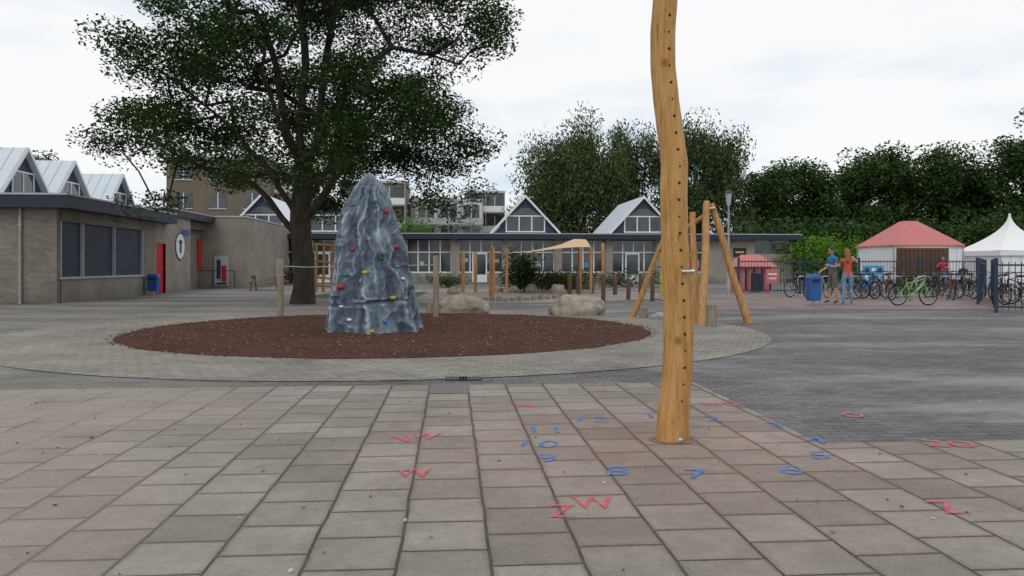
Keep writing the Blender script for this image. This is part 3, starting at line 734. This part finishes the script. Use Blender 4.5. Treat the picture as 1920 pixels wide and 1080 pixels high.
# ---------------- apartments beyond ----------------
def block(name,pxa,pxb,top,D,mat,floors,balc=False,dep=12):
    e=empty(name); xa,xb=XV(pxa,D),XV(pxb,D); h=Z(top,D); b=MB(); b.bx(xa,xb,D,D+dep,0,h,mat); b.bx(xa-.2,xb+.2,D-.2,D+dep+.2,h+.002,h+.35,m_frame if balc else m_concrete); b.build('walls',e)
    g=MB(); fh=h/floors; n=max(2,int((xb-xa)/3.2)); st=(xb-xa)/n
    for f in range(floors):
        for i in range(n):
            x=xa+i*st; q=.5 if balc else 1.0
            g.bx(x+q,x+st-q,D-.06,D-.01,f*fh+1.1,f*fh+fh-.5,m_glass)
            g.bx(x+st/2-.05,x+st/2+.05,D-.1,D-.061,f*fh+1.1,f*fh+fh-.5,m_white)
            g.bx(x+q-.05,x+st-q+.05,D-.13,D-.07,f*fh+1.03,f*fh+1.1,m_white)
        if balc:
            g.bx(xa,xb,D-1.4,D-.15,f*fh-.1,f*fh+.08,m_concrete); g.bx(xa,xb,D-1.45,D-1.38,f*fh+.1,f*fh+1.0,m_white if f%2 else m_frame)
            for i in range(n+1): g.bx(xa+i*st-.06,xa+i*st+.06,D-1.37,D-.14,f*fh+.1,f*fh+fh-.12,m_concrete)
    g.build('windows',e)
block('apartment_block',312,505,305,100,m_brown,4)
block('apartment_block',500,565,318,104,m_white,4,True)
block('apartment_block',640,760,345,112,m_brown,4,True)
block('apartment_block',735,905,378,118,m_white,3,True)
block('apartment_block',875,945,362,124,m_brown,4,True)
# ---------------- lamp ----------------
x,y=G(1366,560); b=MB(); D=H*F/(560-HZ); zt_=Z(356,D)
b.tube([(x,y,0),(x,y,1.0),(x,y,1.02),(x,y,zt_-.55)],[.07,.07,.045,.035],m_concrete); b.tube([(x,y,zt_-.6),(x,y,zt_-.5),(x,y,zt_-.12)],[.05,.08,.12],m_frame,n=16); b.tube([(x,y,zt_-.12),(x,y,zt_-.08),(x,y,zt_)],[.16,.16,.05],m_navyp,n=16)
b.build('street_lamp')
# ---------------- timber play logs ----------------
DL=H*F/(607-HZ)
def log(b,p1,d1,p2,d2,r1,r2,m,n=14):
    a=P3(p1[0],p1[1],d1); c=P3(p2[0],p2[1],d2); k=10
    b.tube([a.lerp(c,i/k)+Vector((math.sin(i*.9+p1[0])*.012,0,0)) for i in range(k+1)],[r1+(r2-r1)*i/k for i in range(k+1)],m,n=n,wob=.12)
b=MB()
log(b,(1304,610),DL,(1299,398),DL+.2,.085,.06,m_woody)
log(b,(1316,615),DL-.4,(1326,378),DL+.25,.10,.07,m_woody)
log(b,(1402,607),DL+.2,(1334,382),DL+.3,.085,.065,m_woody)
log(b,(1186,597),DL+2.0,(1240,455),DL+1.6,.075,.05,m_woody)
log(b,(1240,455),DL+1.6,(1330,400),DL+.45,.05,.05,m_woody)
a=P3(1330,392,DL+.2); b.tube([a+Vector((-.12,0,.0)),a+Vector((.12,0,.02))],.03,m_steel,n=10)
for k in range(4):
    p=P3(1236-4*k,470+30*k,DL+1.6); q=P3(1303,440+35*k,DL+.1)
    b.tube([p.lerp(q,i/6)-Vector((0,0,.12*math.sin(math.pi*i/6))) for i in range(7)],.012,m_black,n=5)
b.build('climbing_log_frame')
def stump(px,py,wpx,hpx,m=m_woody,name='log_stump'):
    D=H*F/(py-HZ); x,y=G(px,py); r=wpx/2/F*D; h=hpx/F*D; b=MB(); b.tube([(x,y,0),(x,y,h*.5),(x,y,h)],[r*1.05,r,r],m,n=16,wob=.08); b.build(name)
stump(1334,613,20,42,m_woodg); stump(1207,597,17,20,m_woodg); stump(805,590,12,22,m_woodg)
b=MB()
x,y=G(1243,598); b.sph((x,y,.04),(.28,.2,.12),m_concrete,jit=.4,sd=4); b.build('flat_stone')
m_bould,nt,b_=newmat('granite_boulder'); v=objc(nt)
c=ramp(nt,noi(nt,v,4,7,.7),[(.3,(.15,.125,.09)),(.5,(.30,.26,.20)),(.7,(.42,.38,.32))]); nt.links.new(c,b_.inputs['Base Color']); b_.inputs['Roughness'].default_value=.9
bump(nt,b_,noi(nt,v,9,7,.7),.9,.05)
def boulder(px,py,wpx,hpx,sd):
    D=H*F/(py-HZ); x,y=G(px,py); w_=wpx/2/F*D; h=hpx/F*D; b=MB(); vs=[];fs=[]; N,K=28,48
    for i in range(N+1):
        ph=math.pi*.62*i/N
        for k in range(K):
            t=2*math.pi*k/K; u=Vector((math.sin(ph)*math.cos(t),math.sin(ph)*math.sin(t),math.cos(ph)))
            q=1+.20*noise.noise(u*1.3+Vector((sd,sd*2,0)))+.08*noise.noise(u*3.2+Vector((sd,0,sd)))+.02*noise.noise(u*11)
            vs.append((x+u.x*w_*q*1.02,y+w_*.6+u.y*w_*.75*q,max(-.05,h*.22+u.z*h*.78*q)))
    for i in range(N):
        for k in range(K): fs.append((i*K+k,(i+1)*K+k,(i+1)*K+(k+1)%K,i*K+(k+1)%K))
    b.add(vs,fs,m_bould,True); b.build('boulder')
boulder(870,590,94,38,1.3); boulder(1089,593,104,42,4.1); boulder(1047,551,28,18,2.2); boulder(997,549,24,15,5.5); boulder(964,549,22,13,3.5); boulder(850,552,24,13,7.5); boulder(935,548,16,9,8.5)
def post(name,px,pt,pb,wpx,m):
    D=H*F/(pb-HZ); b=MB(); x,y=G(px,pb); h=Z(pt,D); r=wpx/2/F*D
    b.tube([(x,y,0),(x+.01,y,h*.5),(x,y,h-.03),(x,y,h)],[r,r,r*.97,r*.7],m,n=14,wob=.05); b.build(name)
post('wooden_post',525,486,596,13,m_woodg); post('wooden_post',817,479,596,11,m_woodg)
for px,pt,pb in ((868,470,549),(891,472,548),(924,463,560),(920,470,556)): post('wooden_post',px,pt,pb,7,m_woody)
b=MB(); p1=P3(525,499,18.6); p2=P3(622,500,19.5); p3=P3(817,497,18.6)
b.tube([p1,p1.lerp(p2,.5)-Vector((0,0,.02)),p2,p3],.014,m_steel,n=6); b.build('chain_rail')
for i,px in enumerate((1068,1084,1110,1131,1153,1178,1201,1223)):
    post('palisade_post',px,514+(i%3)*4,(568 if i%2 else 556)-(i%3)*3,8,m_woodd)
post('wooden_post',1130,456,548,6,m_woody); post('wooden_post',1087,448,545,7,m_woody)
b=MB()
for i in range(14):
    px=910+i*13; py=566-abs(i-3)*.8; x,y=G(px,py); b.tube([(x,y,0),(x,y,.1+.03*(i%3))],.1,m_woodg,n=10)
b.build('stepping_stumps')
b=MB()
D=32
for px in (592,606,622,628): log(b,(px,548),D,(px+2,455+(px%5)*2),D,.06,.05,m_woody,10)
for py in (458,490,520,535): log(b,(590,py),D,(632,py+3),D,.045,.04,m_woody,8)
b.build('timber_climbing_frame')
b=MB(); A=P3(950,474,33); B=P3(1108,468,33); C=P3(1086,452,37); Dd=P3(1000,470,40); N=12; vs=[];fs=[]
for i in range(N+1):
    for j in range(N+1):
        u,v_=i/N,j/N; p=(A.lerp(B,u)).lerp(Dd.lerp(C,u),v_); k=max(0,1-math.hypot(u-.82,v_-.4)/.75); p.z+=.42*k**1.6-.12*math.sin(u*math.pi)*math.sin(v_*math.pi); vs.append(p)
for i in range(N):
    for j in range(N): fs.append((i*(N+1)+j,(i+1)*(N+1)+j,(i+1)*(N+1)+j+1,i*(N+1)+j+1))
b.add(vs,fs,m_sail,True)
for q in (A,B,C,Dd): b.tube([(q.x,q.y,0),(q.x,q.y,q.z+.1)],.06,m_woody,n=8)
b.build('shade_sail')
b=MB(); x0,y0=XV(960,40.5),40.5; b.bx(x0,x0+4.2,y0,y0+.3,0,.42,M('dry_stone',(.12,.10,.08),.95,.4,8,bmp=.5)); b.build('garden_wall',bevel=.02)
x,y=G(490,546); y+=1; b=MB(); b.box((x,y,.74),(1.7,.8,.06),m_woodg); 
for s in (-1,1):
    b.box((x,y+s*.65,.44),(1.7,.26,.05),m_woodg)
    b.box((x+s*.6,y,.41),(.08,1.35,.08),m_woodg)
    for q in (-1,1): b.tube([(x+s*.6,y+q*.55,0),(x+s*.6,y+q*.2,.71)],.045,m_woodg,n=6)
b.build('picnic_table')
def bin_(px,pt,pb,wpx,leg=.15):
    D=H*F/(pb-HZ); x,y=G(px,pb); h=Z(pt,D); w_=wpx/F*D; b=MB()
    b.tube([(x,y,0),(x,y,leg+.05)],.035,m_steel); b.box((x,y,(leg+h-.12)/2),(w_*.86,w_*.8,h-.12-leg),m_blue,tap=1.12)
    b.box((x,y,h-.06),(w_*1.02,w_*.96,.12),m_blue,tap=.8); b.box((x,y-w_*.47,h-.2),(w_*.6,.03,.1),m_black)
    b.build('litter_bin',bevel=.01)
bin_(1525,514,573,24); bin_(288,514,553,20)
# ---------------- bikes ----------------
def bike(name,px,py,ang,col,D=None,sc=1.0):
    x,y=G(px,py); R=Matrix.Rotation(ang,3,'Z'); O=Vector((x,y,0)); b=MB(); r=.33
    def q(a,z,s=0): return O+R@Vector((a*sc,s*sc,z*sc))
    A=(R@Vector((1,0,0)),Vector((0,0,1)))
    for a in (-.53,.53):
        b.torus(q(a,r),(r-.02)*sc,.021*sc,m_tyre,A,26,6); b.torus(q(a,r),(r-.05)*sc,.01*sc,m_steel,A,26,4)
        for k in range(12):
            t=k*math.pi/6; b.tube([q(a,r),q(a+math.cos(t)*(r-.05),r+math.sin(t)*(r-.05))],.0022*sc,m_steel,n=3)
        b.tube([q(a,r,-.05),q(a,r,.05)],.022*sc,m_steel)
        b.tube([q(a+math.cos(t)*(r+.03),r+math.sin(t)*(r+.03)) for t in [.2+i*.25 for i in range(11)]],.012*sc,m_black,n=5)
    bb=q(-.1,.3); seat=q(-.24,.80); head=q(.36,.86); hl=q(.40,.70)
    for p_,s_,r_ in ((bb,seat,.018),(bb,hl,.022),(q(-.22,.72),head,.018),(q(-.22,.70),q(-.53,r,.05),.01),(q(-.22,.70),q(-.53,r,-.05),.01),(bb,q(-.53,r,.05),.011),(bb,q(-.53,r,-.05),.011),(head,hl,.022),(hl,q(.53,r,.05),.014),(hl,q(.53,r,-.05),.014)): b.tube([p_,s_],r_*sc,col,n=8)
    b.tube([seat,q(-.26,.92)],.013*sc,m_steel); b.sph(q(-.28,.94),(.13*sc,.13*sc,.035*sc),m_black,10,6)
    b.tube([q(-.2,.945),q(-.02,.94)],[.05*sc,.02*sc],m_black,n=8)
    b.tube([head,q(.32,1.02)],.014*sc,m_steel); b.tube([q(.2,1.05,-.28),q(.32,1.03,-.12),q(.34,1.02),q(.32,1.03,.12),q(.2,1.05,.28)],.012*sc,m_black,n=6)
    b.torus(q(-.1,.3,.06),.09*sc,.008*sc,m_steel,A,16,4); b.tube([q(-.1,.3,.07),q(-.0,.18,.09)],.01*sc,m_steel); b.tube([q(-.1,.3,-.07),q(-.2,.42,-.09)],.01*sc,m_steel)
    b.box(q(.0,.17,.13),(.09*sc,.08*sc,.025*sc),m_black,R=R); b.box(q(-.2,.43,-.13),(.09*sc,.08*sc,.025*sc),m_black,R=R)
    b.box(q(-.55,.72),(.34*sc,.12*sc,.02*sc),m_black,R=R); b.tube([q(-.68,.71),q(-.53,r,.07)],.006*sc,m_black,n=4); b.tube([q(-.68,.71),q(-.53,r,-.07)],.006*sc,m_black,n=4)
    b.build(name)
m_gb=M('bike_green',(.12,.50,.03),.3,.05); m_kb=M('bike_black',(.02,.02,.022),.35,.1); m_sb=M('bike_silver',(.35,.36,.38),.3,.1,metal=.5); m_bb=M('bike_blue',(.04,.10,.25),.35,.1); m_rb=M('bike_red',(.25,.03,.03),.35,.1); m_wb=M('bike_white',(.5,.5,.52),.35,.1)
bike('bicycle',1712,573,T*-1+.12,m_gb,sc=.92)
cols=[m_kb,m_kb,m_sb,m_kb,m_bb,m_kb,m_rb,m_kb,m_wb]
for i,(px,py) in enumerate([(1500,557),(1520,556),(1538,558),(1604,560),(1622,561),(1640,560),(1656,562),(1690,559),(1722,557),(1745,558),(1772,559),(1790,558),(1812,560),(1850,562),(1872,570),(1893,566),(1905,574),(1926,572),(1668,556),(1758,555),(1630,555),(1612,554),(1800,555),(1830,558),(1782,562)]):
    bike('bicycle',px,py,random.choice([1.2,1.5,1.8,.6,.3,-.9])+random.uniform(-.2,.2),cols[i%9],sc=.95)
# ---------------- fences ----------------
def fence(name,a,c,h,m=m_navyp,sp=.13):
    a=Vector((a[0],a[1],0)); c=Vector((c[0],c[1],0)); L=(c-a).length; n=int(L/sp); b=MB(); d=(c-a).normalized(); ang=math.atan2(d.y,d.x)
    for z in (.15,h-.08): b.box((a+c)/2+Vector((0,0,z)),(L,.04,.045),m,rz=ang)
    for i in range(n+1): 
        p=a+d*(i*L/n); b.tube([p+Vector((0,0,.08)),p+Vector((0,0,h))],.011,m,n=4)
    k=max(1,int(L/2.4))
    for i in range(k+1):
        p=a+d*(i*L/k); b.box(p+Vector((0,0,(h+.1)/2)),(.08,.08,h+.1),m,rz=ang)
    b.build(name)
fence('metal_fence',G(1385,551),G(1500,551),1.45)
fence('metal_fence',G(1500,549),G(1832,549),1.45)
fence('metal_fence',G(1834,571),G(1848,549),1.35)
fence('metal_fence',G(1868,586),G(1990,590),1.30)
fence('metal_fence',G(1868,586),G(1860,560),1.30)
# ---------------- playhouse, sign, toy panel, shed, tents ----------------
e=empty('playhouse'); x,y=G(1422,548); b=MB(); b.bx(x-.72,x+.72,y+.3,y+1.6,0,1.15,m_tentr)
for i in range(8): b.bx(x-.70+i*.19,x-.60+i*.19,y+.27,y+.298,.1,1.05,m_navy if i%2 else m_tentr)
b.bx(x-.25,x+.25,y+.24,y+.268,.05,.85,m_navy)
b.build('walls',e); b=MB()
z0,z1=Z(500,35.5),Z(477,35.5)
b.add([(x-.95,y+.1,z0),(x+.95,y+.1,z0),(x+.95,y+1.8,z0),(x-.95,y+1.8,z0),(x-.45,y+.95,z1),(x+.45,y+.95,z1)],[(0,1,5,4),(1,2,5),(2,3,4,5),(3,0,4),(3,2,1,0)],m_tentr); b.build('roof',e)
b=MB(); x,y=G(1448,556); b.box((x,y,Z(518,31)),(.5,.03,.55),m_tentr); b.box((x,y-.02,Z(514,31)),(.34,.01,.06),m_white); b.box((x,y-.02,Z(522,31)),(.28,.01,.05),m_white); b.tube([(x,y+.03,0),(x,y+.03,1.0)],.02,m_steel); b.build('red_sign')
b=MB(); x,y=G(1637,556); D=31; zc=Z(520,D)
b.box((x,y,zc),(.80,.06,.90),m_lblue)
for i in range(3):
    for j in range(3): b.tube([(x-.26+i*.26,y-.04,zc-.28+j*.28),(x-.26+i*.26,y-.031,zc-.28+j*.28)],.09,m_white if (i+j)%2 else m_navyp,n=14)
b.tube([(x-.38,y,0),(x-.38,y,zc)],.025,m_steel); b.tube([(x+.38,y,0),(x+.38,y,zc)],.025,m_steel); b.build('blue_game_panel')
def pyramid(name,px,D,half,ze,za,rm,wm,concave=0,val=.18):
    e=empty(name); x,y=W(px,D); b=MB(); N=10; vs=[];fs=[]
    for i in range(N+1):
        t=i/N; r=half*(1-t)**(1+concave)+.03; z=ze+(za-ze)*t
        if not concave: r=half*(1-t)+.30*t
        for sx,sy in ((-1,-1),(0,-1),(1,-1),(1,0),(1,1),(0,1),(-1,1),(-1,0)):
            k=.97 if (sx==0 or sy==0) and i<N else 1
            vs.append((x+sx*r*k,y+sy*r*k,z))
    for i in range(N):
        for k in range(8): fs.append((i*8+k,i*8+(k+1)%8,(i+1)*8+(k+1)%8,(i+1)*8+k))
    fs.append(tuple(N*8+k for k in range(8)))
    b.add(vs,fs,rm); 
    h=half
    for (a0,b0,a1,b1) in ((-h,-h,h,-h),(h,-h,h,h),(h,h,-h,h),(-h,h,-h,-h)): b.add([(x+a0,y+b0,ze),(x+a1,y+b1,ze),(x+a1,y+b1,ze-val),(x+a0,y+b0,ze-val)],[(0,1,2,3)],rm)
    b.build('roof_canvas',e); b=MB(); h=half*.95
    b.bx(x-h,x+h,y+h-.05,y+h,0,ze-.02,wm); b.bx(x-h,x-h+.05,y-h,y+h-.051,0,ze-.02,wm); b.bx(x+h-.05,x+h,y-h,y+h-.051,0,ze-.02,wm); b.bx(x-h+.051,x+h-.051,y-h,y-h+.03,0.0,ze-.02,wm)
    for i in range(7): b.bx(x-h+.3*i*h/.98,x-h+.3*i*h/.98+.02,y-h-.012,y-h-.001,0,ze-.2,m_frame)
    b.build('side_walls',e); b=MB()
    for sx in (-1,1):
        for sy in (-1,1): b.tube([(x+sx*half*.97,y+sy*half*.97,0),(x+sx*half*.97,y+sy*half*.97,ze)],.035,m_steel)
    b.build('poles',e)
pyramid('red_pavilion',1703,41.5,1.85,Z(459,39.6),Z(415,41.5),m_tentr,m_white,val=.08)
pyramid('white_pagoda_tent',1893,41,1.75,Z(470,40),Z(400,41),m_tentw,m_tentw,1.0,.25)
b=MB(); x,y=G(1757,548); y+=1.0; b.bx(x-1.1,x+1.2,y,y+.4,0,Z(466,38),m_woodd)
for i in range(11): b.bx(x-1.08+i*.2,x-.92+i*.2,y-.03,y-.002,0.05,Z(466,38)-.05,m_woodd)
b.build('timber_screen')
# ---------------- people ----------------
m_skin=M('skin',(.50,.29,.21),.6,.08); m_hair1=M('hair_auburn',(.28,.10,.04),.6,.3,30); m_hair2=M('hair_dark',(.05,.03,.02),.6,.3,30)
m_shirtb=M('shirt_blue',(.04,.16,.40),.8,.15,8); m_khaki=M('shorts_khaki',(.14,.13,.11),.9,.15,8); m_shoe=M('shoe',(.05,.05,.05),.6,.2)
m_top=M('top_coral',(.48,.08,.06),.8,.15,8); m_jean=M('jeans',(.16,.26,.38),.9,.2,10); m_jack=M('jacket_dark',(.03,.035,.05),.8,.2); m_wsh=M('shoe_white',(.6,.6,.6),.6,.1)
def person(name,px,py,h,face,armL,armR,shirt,pants,lower,shoe,hair,longhair=False,fem=False,sleeve=True,stance=.1,lean=0,nod=0.2,extra=None):
    s=h/1.76; x,y=G(px,py); O=Vector((x,y,0)); R=Matrix.Rotation(face,3,'Z')
    sw=.165 if fem else .19; hw=.10 if fem else .09
    V_=[];E=[];EM=[];RR=[]
    def v(p,r): V_.append(Vector(p)); RR.append(r if isinstance(r,tuple) else (r,r)); return len(V_)-1
    def ed(a,b_,m): E.append((a,b_)); EM.append(m)
    pel=v((0,0,.95),(.15 if fem else .145,.105)); wa=v((0,lean*.3,1.10),(.115 if fem else .135,.09)); ch=v((0,lean*.7,1.30),(.15 if fem else .17,.11)); nb=v((0,lean,1.45),(.07,.065)); nk=v((0,lean+.01,1.54),(.052,.055))
    ed(pel,wa,pants if not fem else shirt); ed(wa,ch,shirt); ed(ch,nb,shirt); ed(nb,nk,m_skin)
    for sgn,arm in ((-1,armL),(1,armR)):
        sh=v((sgn*sw,lean,1.41),.058); el,wr=Vector(arm[0]),Vector(arm[1]); shp=V_[sh]; mid=v(shp.lerp(el,.5),.048); e_=v(el,.038); f_=v(el.lerp(wr,.5),.036); w_=v(wr,.026)
        ed(ch,sh,shirt); ed(sh,mid,shirt); ed(mid,e_,shirt if sleeve=='long' else m_skin); ed(e_,f_,shirt if sleeve=='long' else m_skin); ed(f_,w_,m_skin)
        hp=v((sgn*hw,0,.90),.095); k1=v((sgn*(hw+stance*.3),.02,.68),.078); kn=v((sgn*(hw+stance*.5),.03+.03*sgn,.50),.058); cf=v((sgn*(hw+stance*.7),.0,.33),.053); an=v((sgn*(hw+stance*.8),-.02+.03*sgn,.09),.036); to=v((sgn*(hw+stance),.15+.03*sgn,.035),.035)
        ed(pel,hp,pants); ed(hp,k1,pants); ed(k1,kn,pants); ed(kn,cf,lower); ed(cf,an,lower); ed(an,to,shoe)
    me=bpy.data.meshes.new('sk'); me.from_pydata(V_,E,[]); ob=bpy.data.objects.new('sk',me); scene.collection.objects.link(ob)
    md=ob.modifiers.new('s','SKIN'); md.use_smooth_shade=True
    for i,sv in enumerate(me.skin_vertices[0].data): sv.radius=RR[i]; sv.use_root=(i==0)
    sb=ob.modifiers.new('ss','SUBSURF'); sb.levels=2; sb.render_levels=2
    bpy.context.view_layer.update(); me2=bpy.data.meshes.new_from_object(ob.evaluated_get(bpy.context.evaluated_depsgraph_get()))
    bpy.data.objects.remove(ob)
    b=MB()
    def segd(p,a,c):
        d=c-a; t=max(0,min(1,(p-a).dot(d)/d.length_squared)); return (p-a-d*t).length
    vs=[O+R@(q.co*s) for q in me2.vertices]
    byM={}
    for p in me2.polygons:
        c=p.center; i=min(range(len(E)),key=lambda k:segd(c,V_[E[k][0]],V_[E[k][1]])-.5*(RR[E[k][0]][0]+RR[E[k][1]][0])*.6)
        byM.setdefault(EM[i],[]).append(tuple(p.vertices))
    base=len(b.v); b.v+=[tuple(a) for a in vs]
    for m,fs in byM.items():
        i=b.mi(m)
        for f in fs: b.f.append(tuple(base+k for k in f)); b.m.append(i); b.sm.append(True)
    q=lambda p:O+R@(Vector(p)*s)
    RH=R@Matrix.Rotation(-nod,3,'X'); hc_=Vector((0,lean+.03,1.645)); hq=lambda p:O+R@(hc_*s)+RH@(Vector(p)*s)
    b.sph(hq((0,0,0)),(.073*s,.092*s,.115*s),m_skin,16,12,R=RH); b.sph(hq((0,.03,-.06)),(.05*s,.055*s,.05*s),m_skin,12,8,R=RH)
    b.tube([hq((0,.085,.015)),hq((0,.108,-.022)),hq((0,.09,-.03))],[.008*s,.014*s,.01*s],m_skin,n=6)
    for sg in (-1,1):
        b.sph(hq((sg*.028,.083,.008)),(.012*s,.008*s,.008*s),m_hair2,8,5,R=RH); b.sph(hq((sg*.074,-.005,-.01)),(.01*s,.02*s,.03*s),m_skin,8,6,R=RH)
    b.box(hq((0,.088,-.055)),(.04*s,.01*s,.01*s),m_top,R=RH)
    b.sph(hq((0,-.018,.022)),(.083*s,.098*s,.108*s),hair,16,10,R=RH,jit=.05,sd=2)
    if longhair:
        b.sph(hq((0,-.07,-.09)),(.085*s,.05*s,.16*s),hair,14,10,R=RH,jit=.15,sd=3); b.sph(hq((0,-.075,-.22)),(.08*s,.04*s,.13*s),hair,14,10,R=RH,jit=.15,sd=5)
    for sgn,arm in ((-1,armL),(1,armR)):
        el,wr=Vector(arm[0]),Vector(arm[1]); d=(wr-el).normalized(); sd_=d.cross(Vector((0,0,1))); sd_=sd_.normalized() if sd_.length>.2 else Vector((0,1,0)); up=sd_.cross(d)
        pal=wr+d*.05; b.tube([q(wr),q(pal),q(wr+d*.09)],[.024*s,.036*s,.03*s],m_skin,n=8)
        for k,L in enumerate((.065,.078,.072,.055)):
            o_=sd_*((k-1.5)*.018); b.tube([q(wr+d*.08+o_),q(wr+d*(.08+L*.6)+o_-up*.008),q(wr+d*(.08+L*.95)+o_-up*.025)],[.0095*s,.009*s,.007*s],m_skin,n=6)
        b.tube([q(wr+d*.03+sd_*.025),q(wr+d*.06+sd_*.05),q(wr+d*.085+sd_*.05-up*.01)],[.012*s,.010*s,.008*s],m_skin,n=6)
    if extra: extra(b,q,s)
    b.build(name)
hang=lambda sg:((sg*.24,-.02,1.12),(sg*.25,.08,.88))
person('standing_man',1562,569,1.80,math.radians(100),((-.24,.05,1.13),(-.18,.27,1.18)),((.25,.02,1.13),(.20,.26,1.02)),m_shirtb,m_khaki,m_skin,m_shoe,m_hair2,lean=.03,nod=.35)
person('standing_woman',1589,571,1.72,math.radians(-12),((-.25,.08,1.20),(-.12,.28,1.34)),((.32,.10,1.34),(.27,.32,1.46)),m_top,m_jean,m_jean,m_wsh,m_hair1,longhair=True,fem=True,lean=.02,stance=.04)
def backpack(b,q,s): b.sph(q((0,-.17,1.22)),(.16*s,.10*s,.22*s),m_jack,12,8)
person('child_with_backpack',1806,551,1.30,math.radians(170),hang(-1),hang(1),m_jack,m_khaki,m_skin,m_wsh,m_hair2,sleeve='long',extra=backpack)
person('child_in_red',1768,547,1.62,math.radians(150),((-.26,.1,1.15),(-.12,.3,1.2)),((.26,.1,1.2),(.15,.3,1.35)),m_red,m_jean,m_jean,m_shoe,m_hair2)
person('child_in_pink',1687,546,1.5,math.radians(60),hang(-1),((.26,.1,1.2),(.15,.3,1.3)),m_tentr,m_jean,m_jean,m_shoe,m_hair1,longhair=True,fem=True)
b=MB()
for i in range(9):
    x,y=G(1500+i*45,556); y+=.2
    b.tube([(x,y,0),(x,y,.7),(x+.05,y,.78),(x+.5,y,.78),(x+.55,y,.7),(x+.55,y,0)],.02,m_steel,n=6)
b.build('bicycle_rack')
b=MB(); D=30; p=P3(1240,555,D); b.tube([(p.x,p.y,0),(p.x,p.y,Z(450,D))],.05,hc['y']); p=P3(1297,485,D); b.box(p,(.36,.08,.8),hc['r']); b.box(p+Vector((0,-.05,.1)),(.2,.02,.2),hc['y']); b.tube([(p.x,p.y+.06,0),(p.x,p.y+.06,Z(460,D))],.05,hc['y']); b.build('play_equipment_panel')
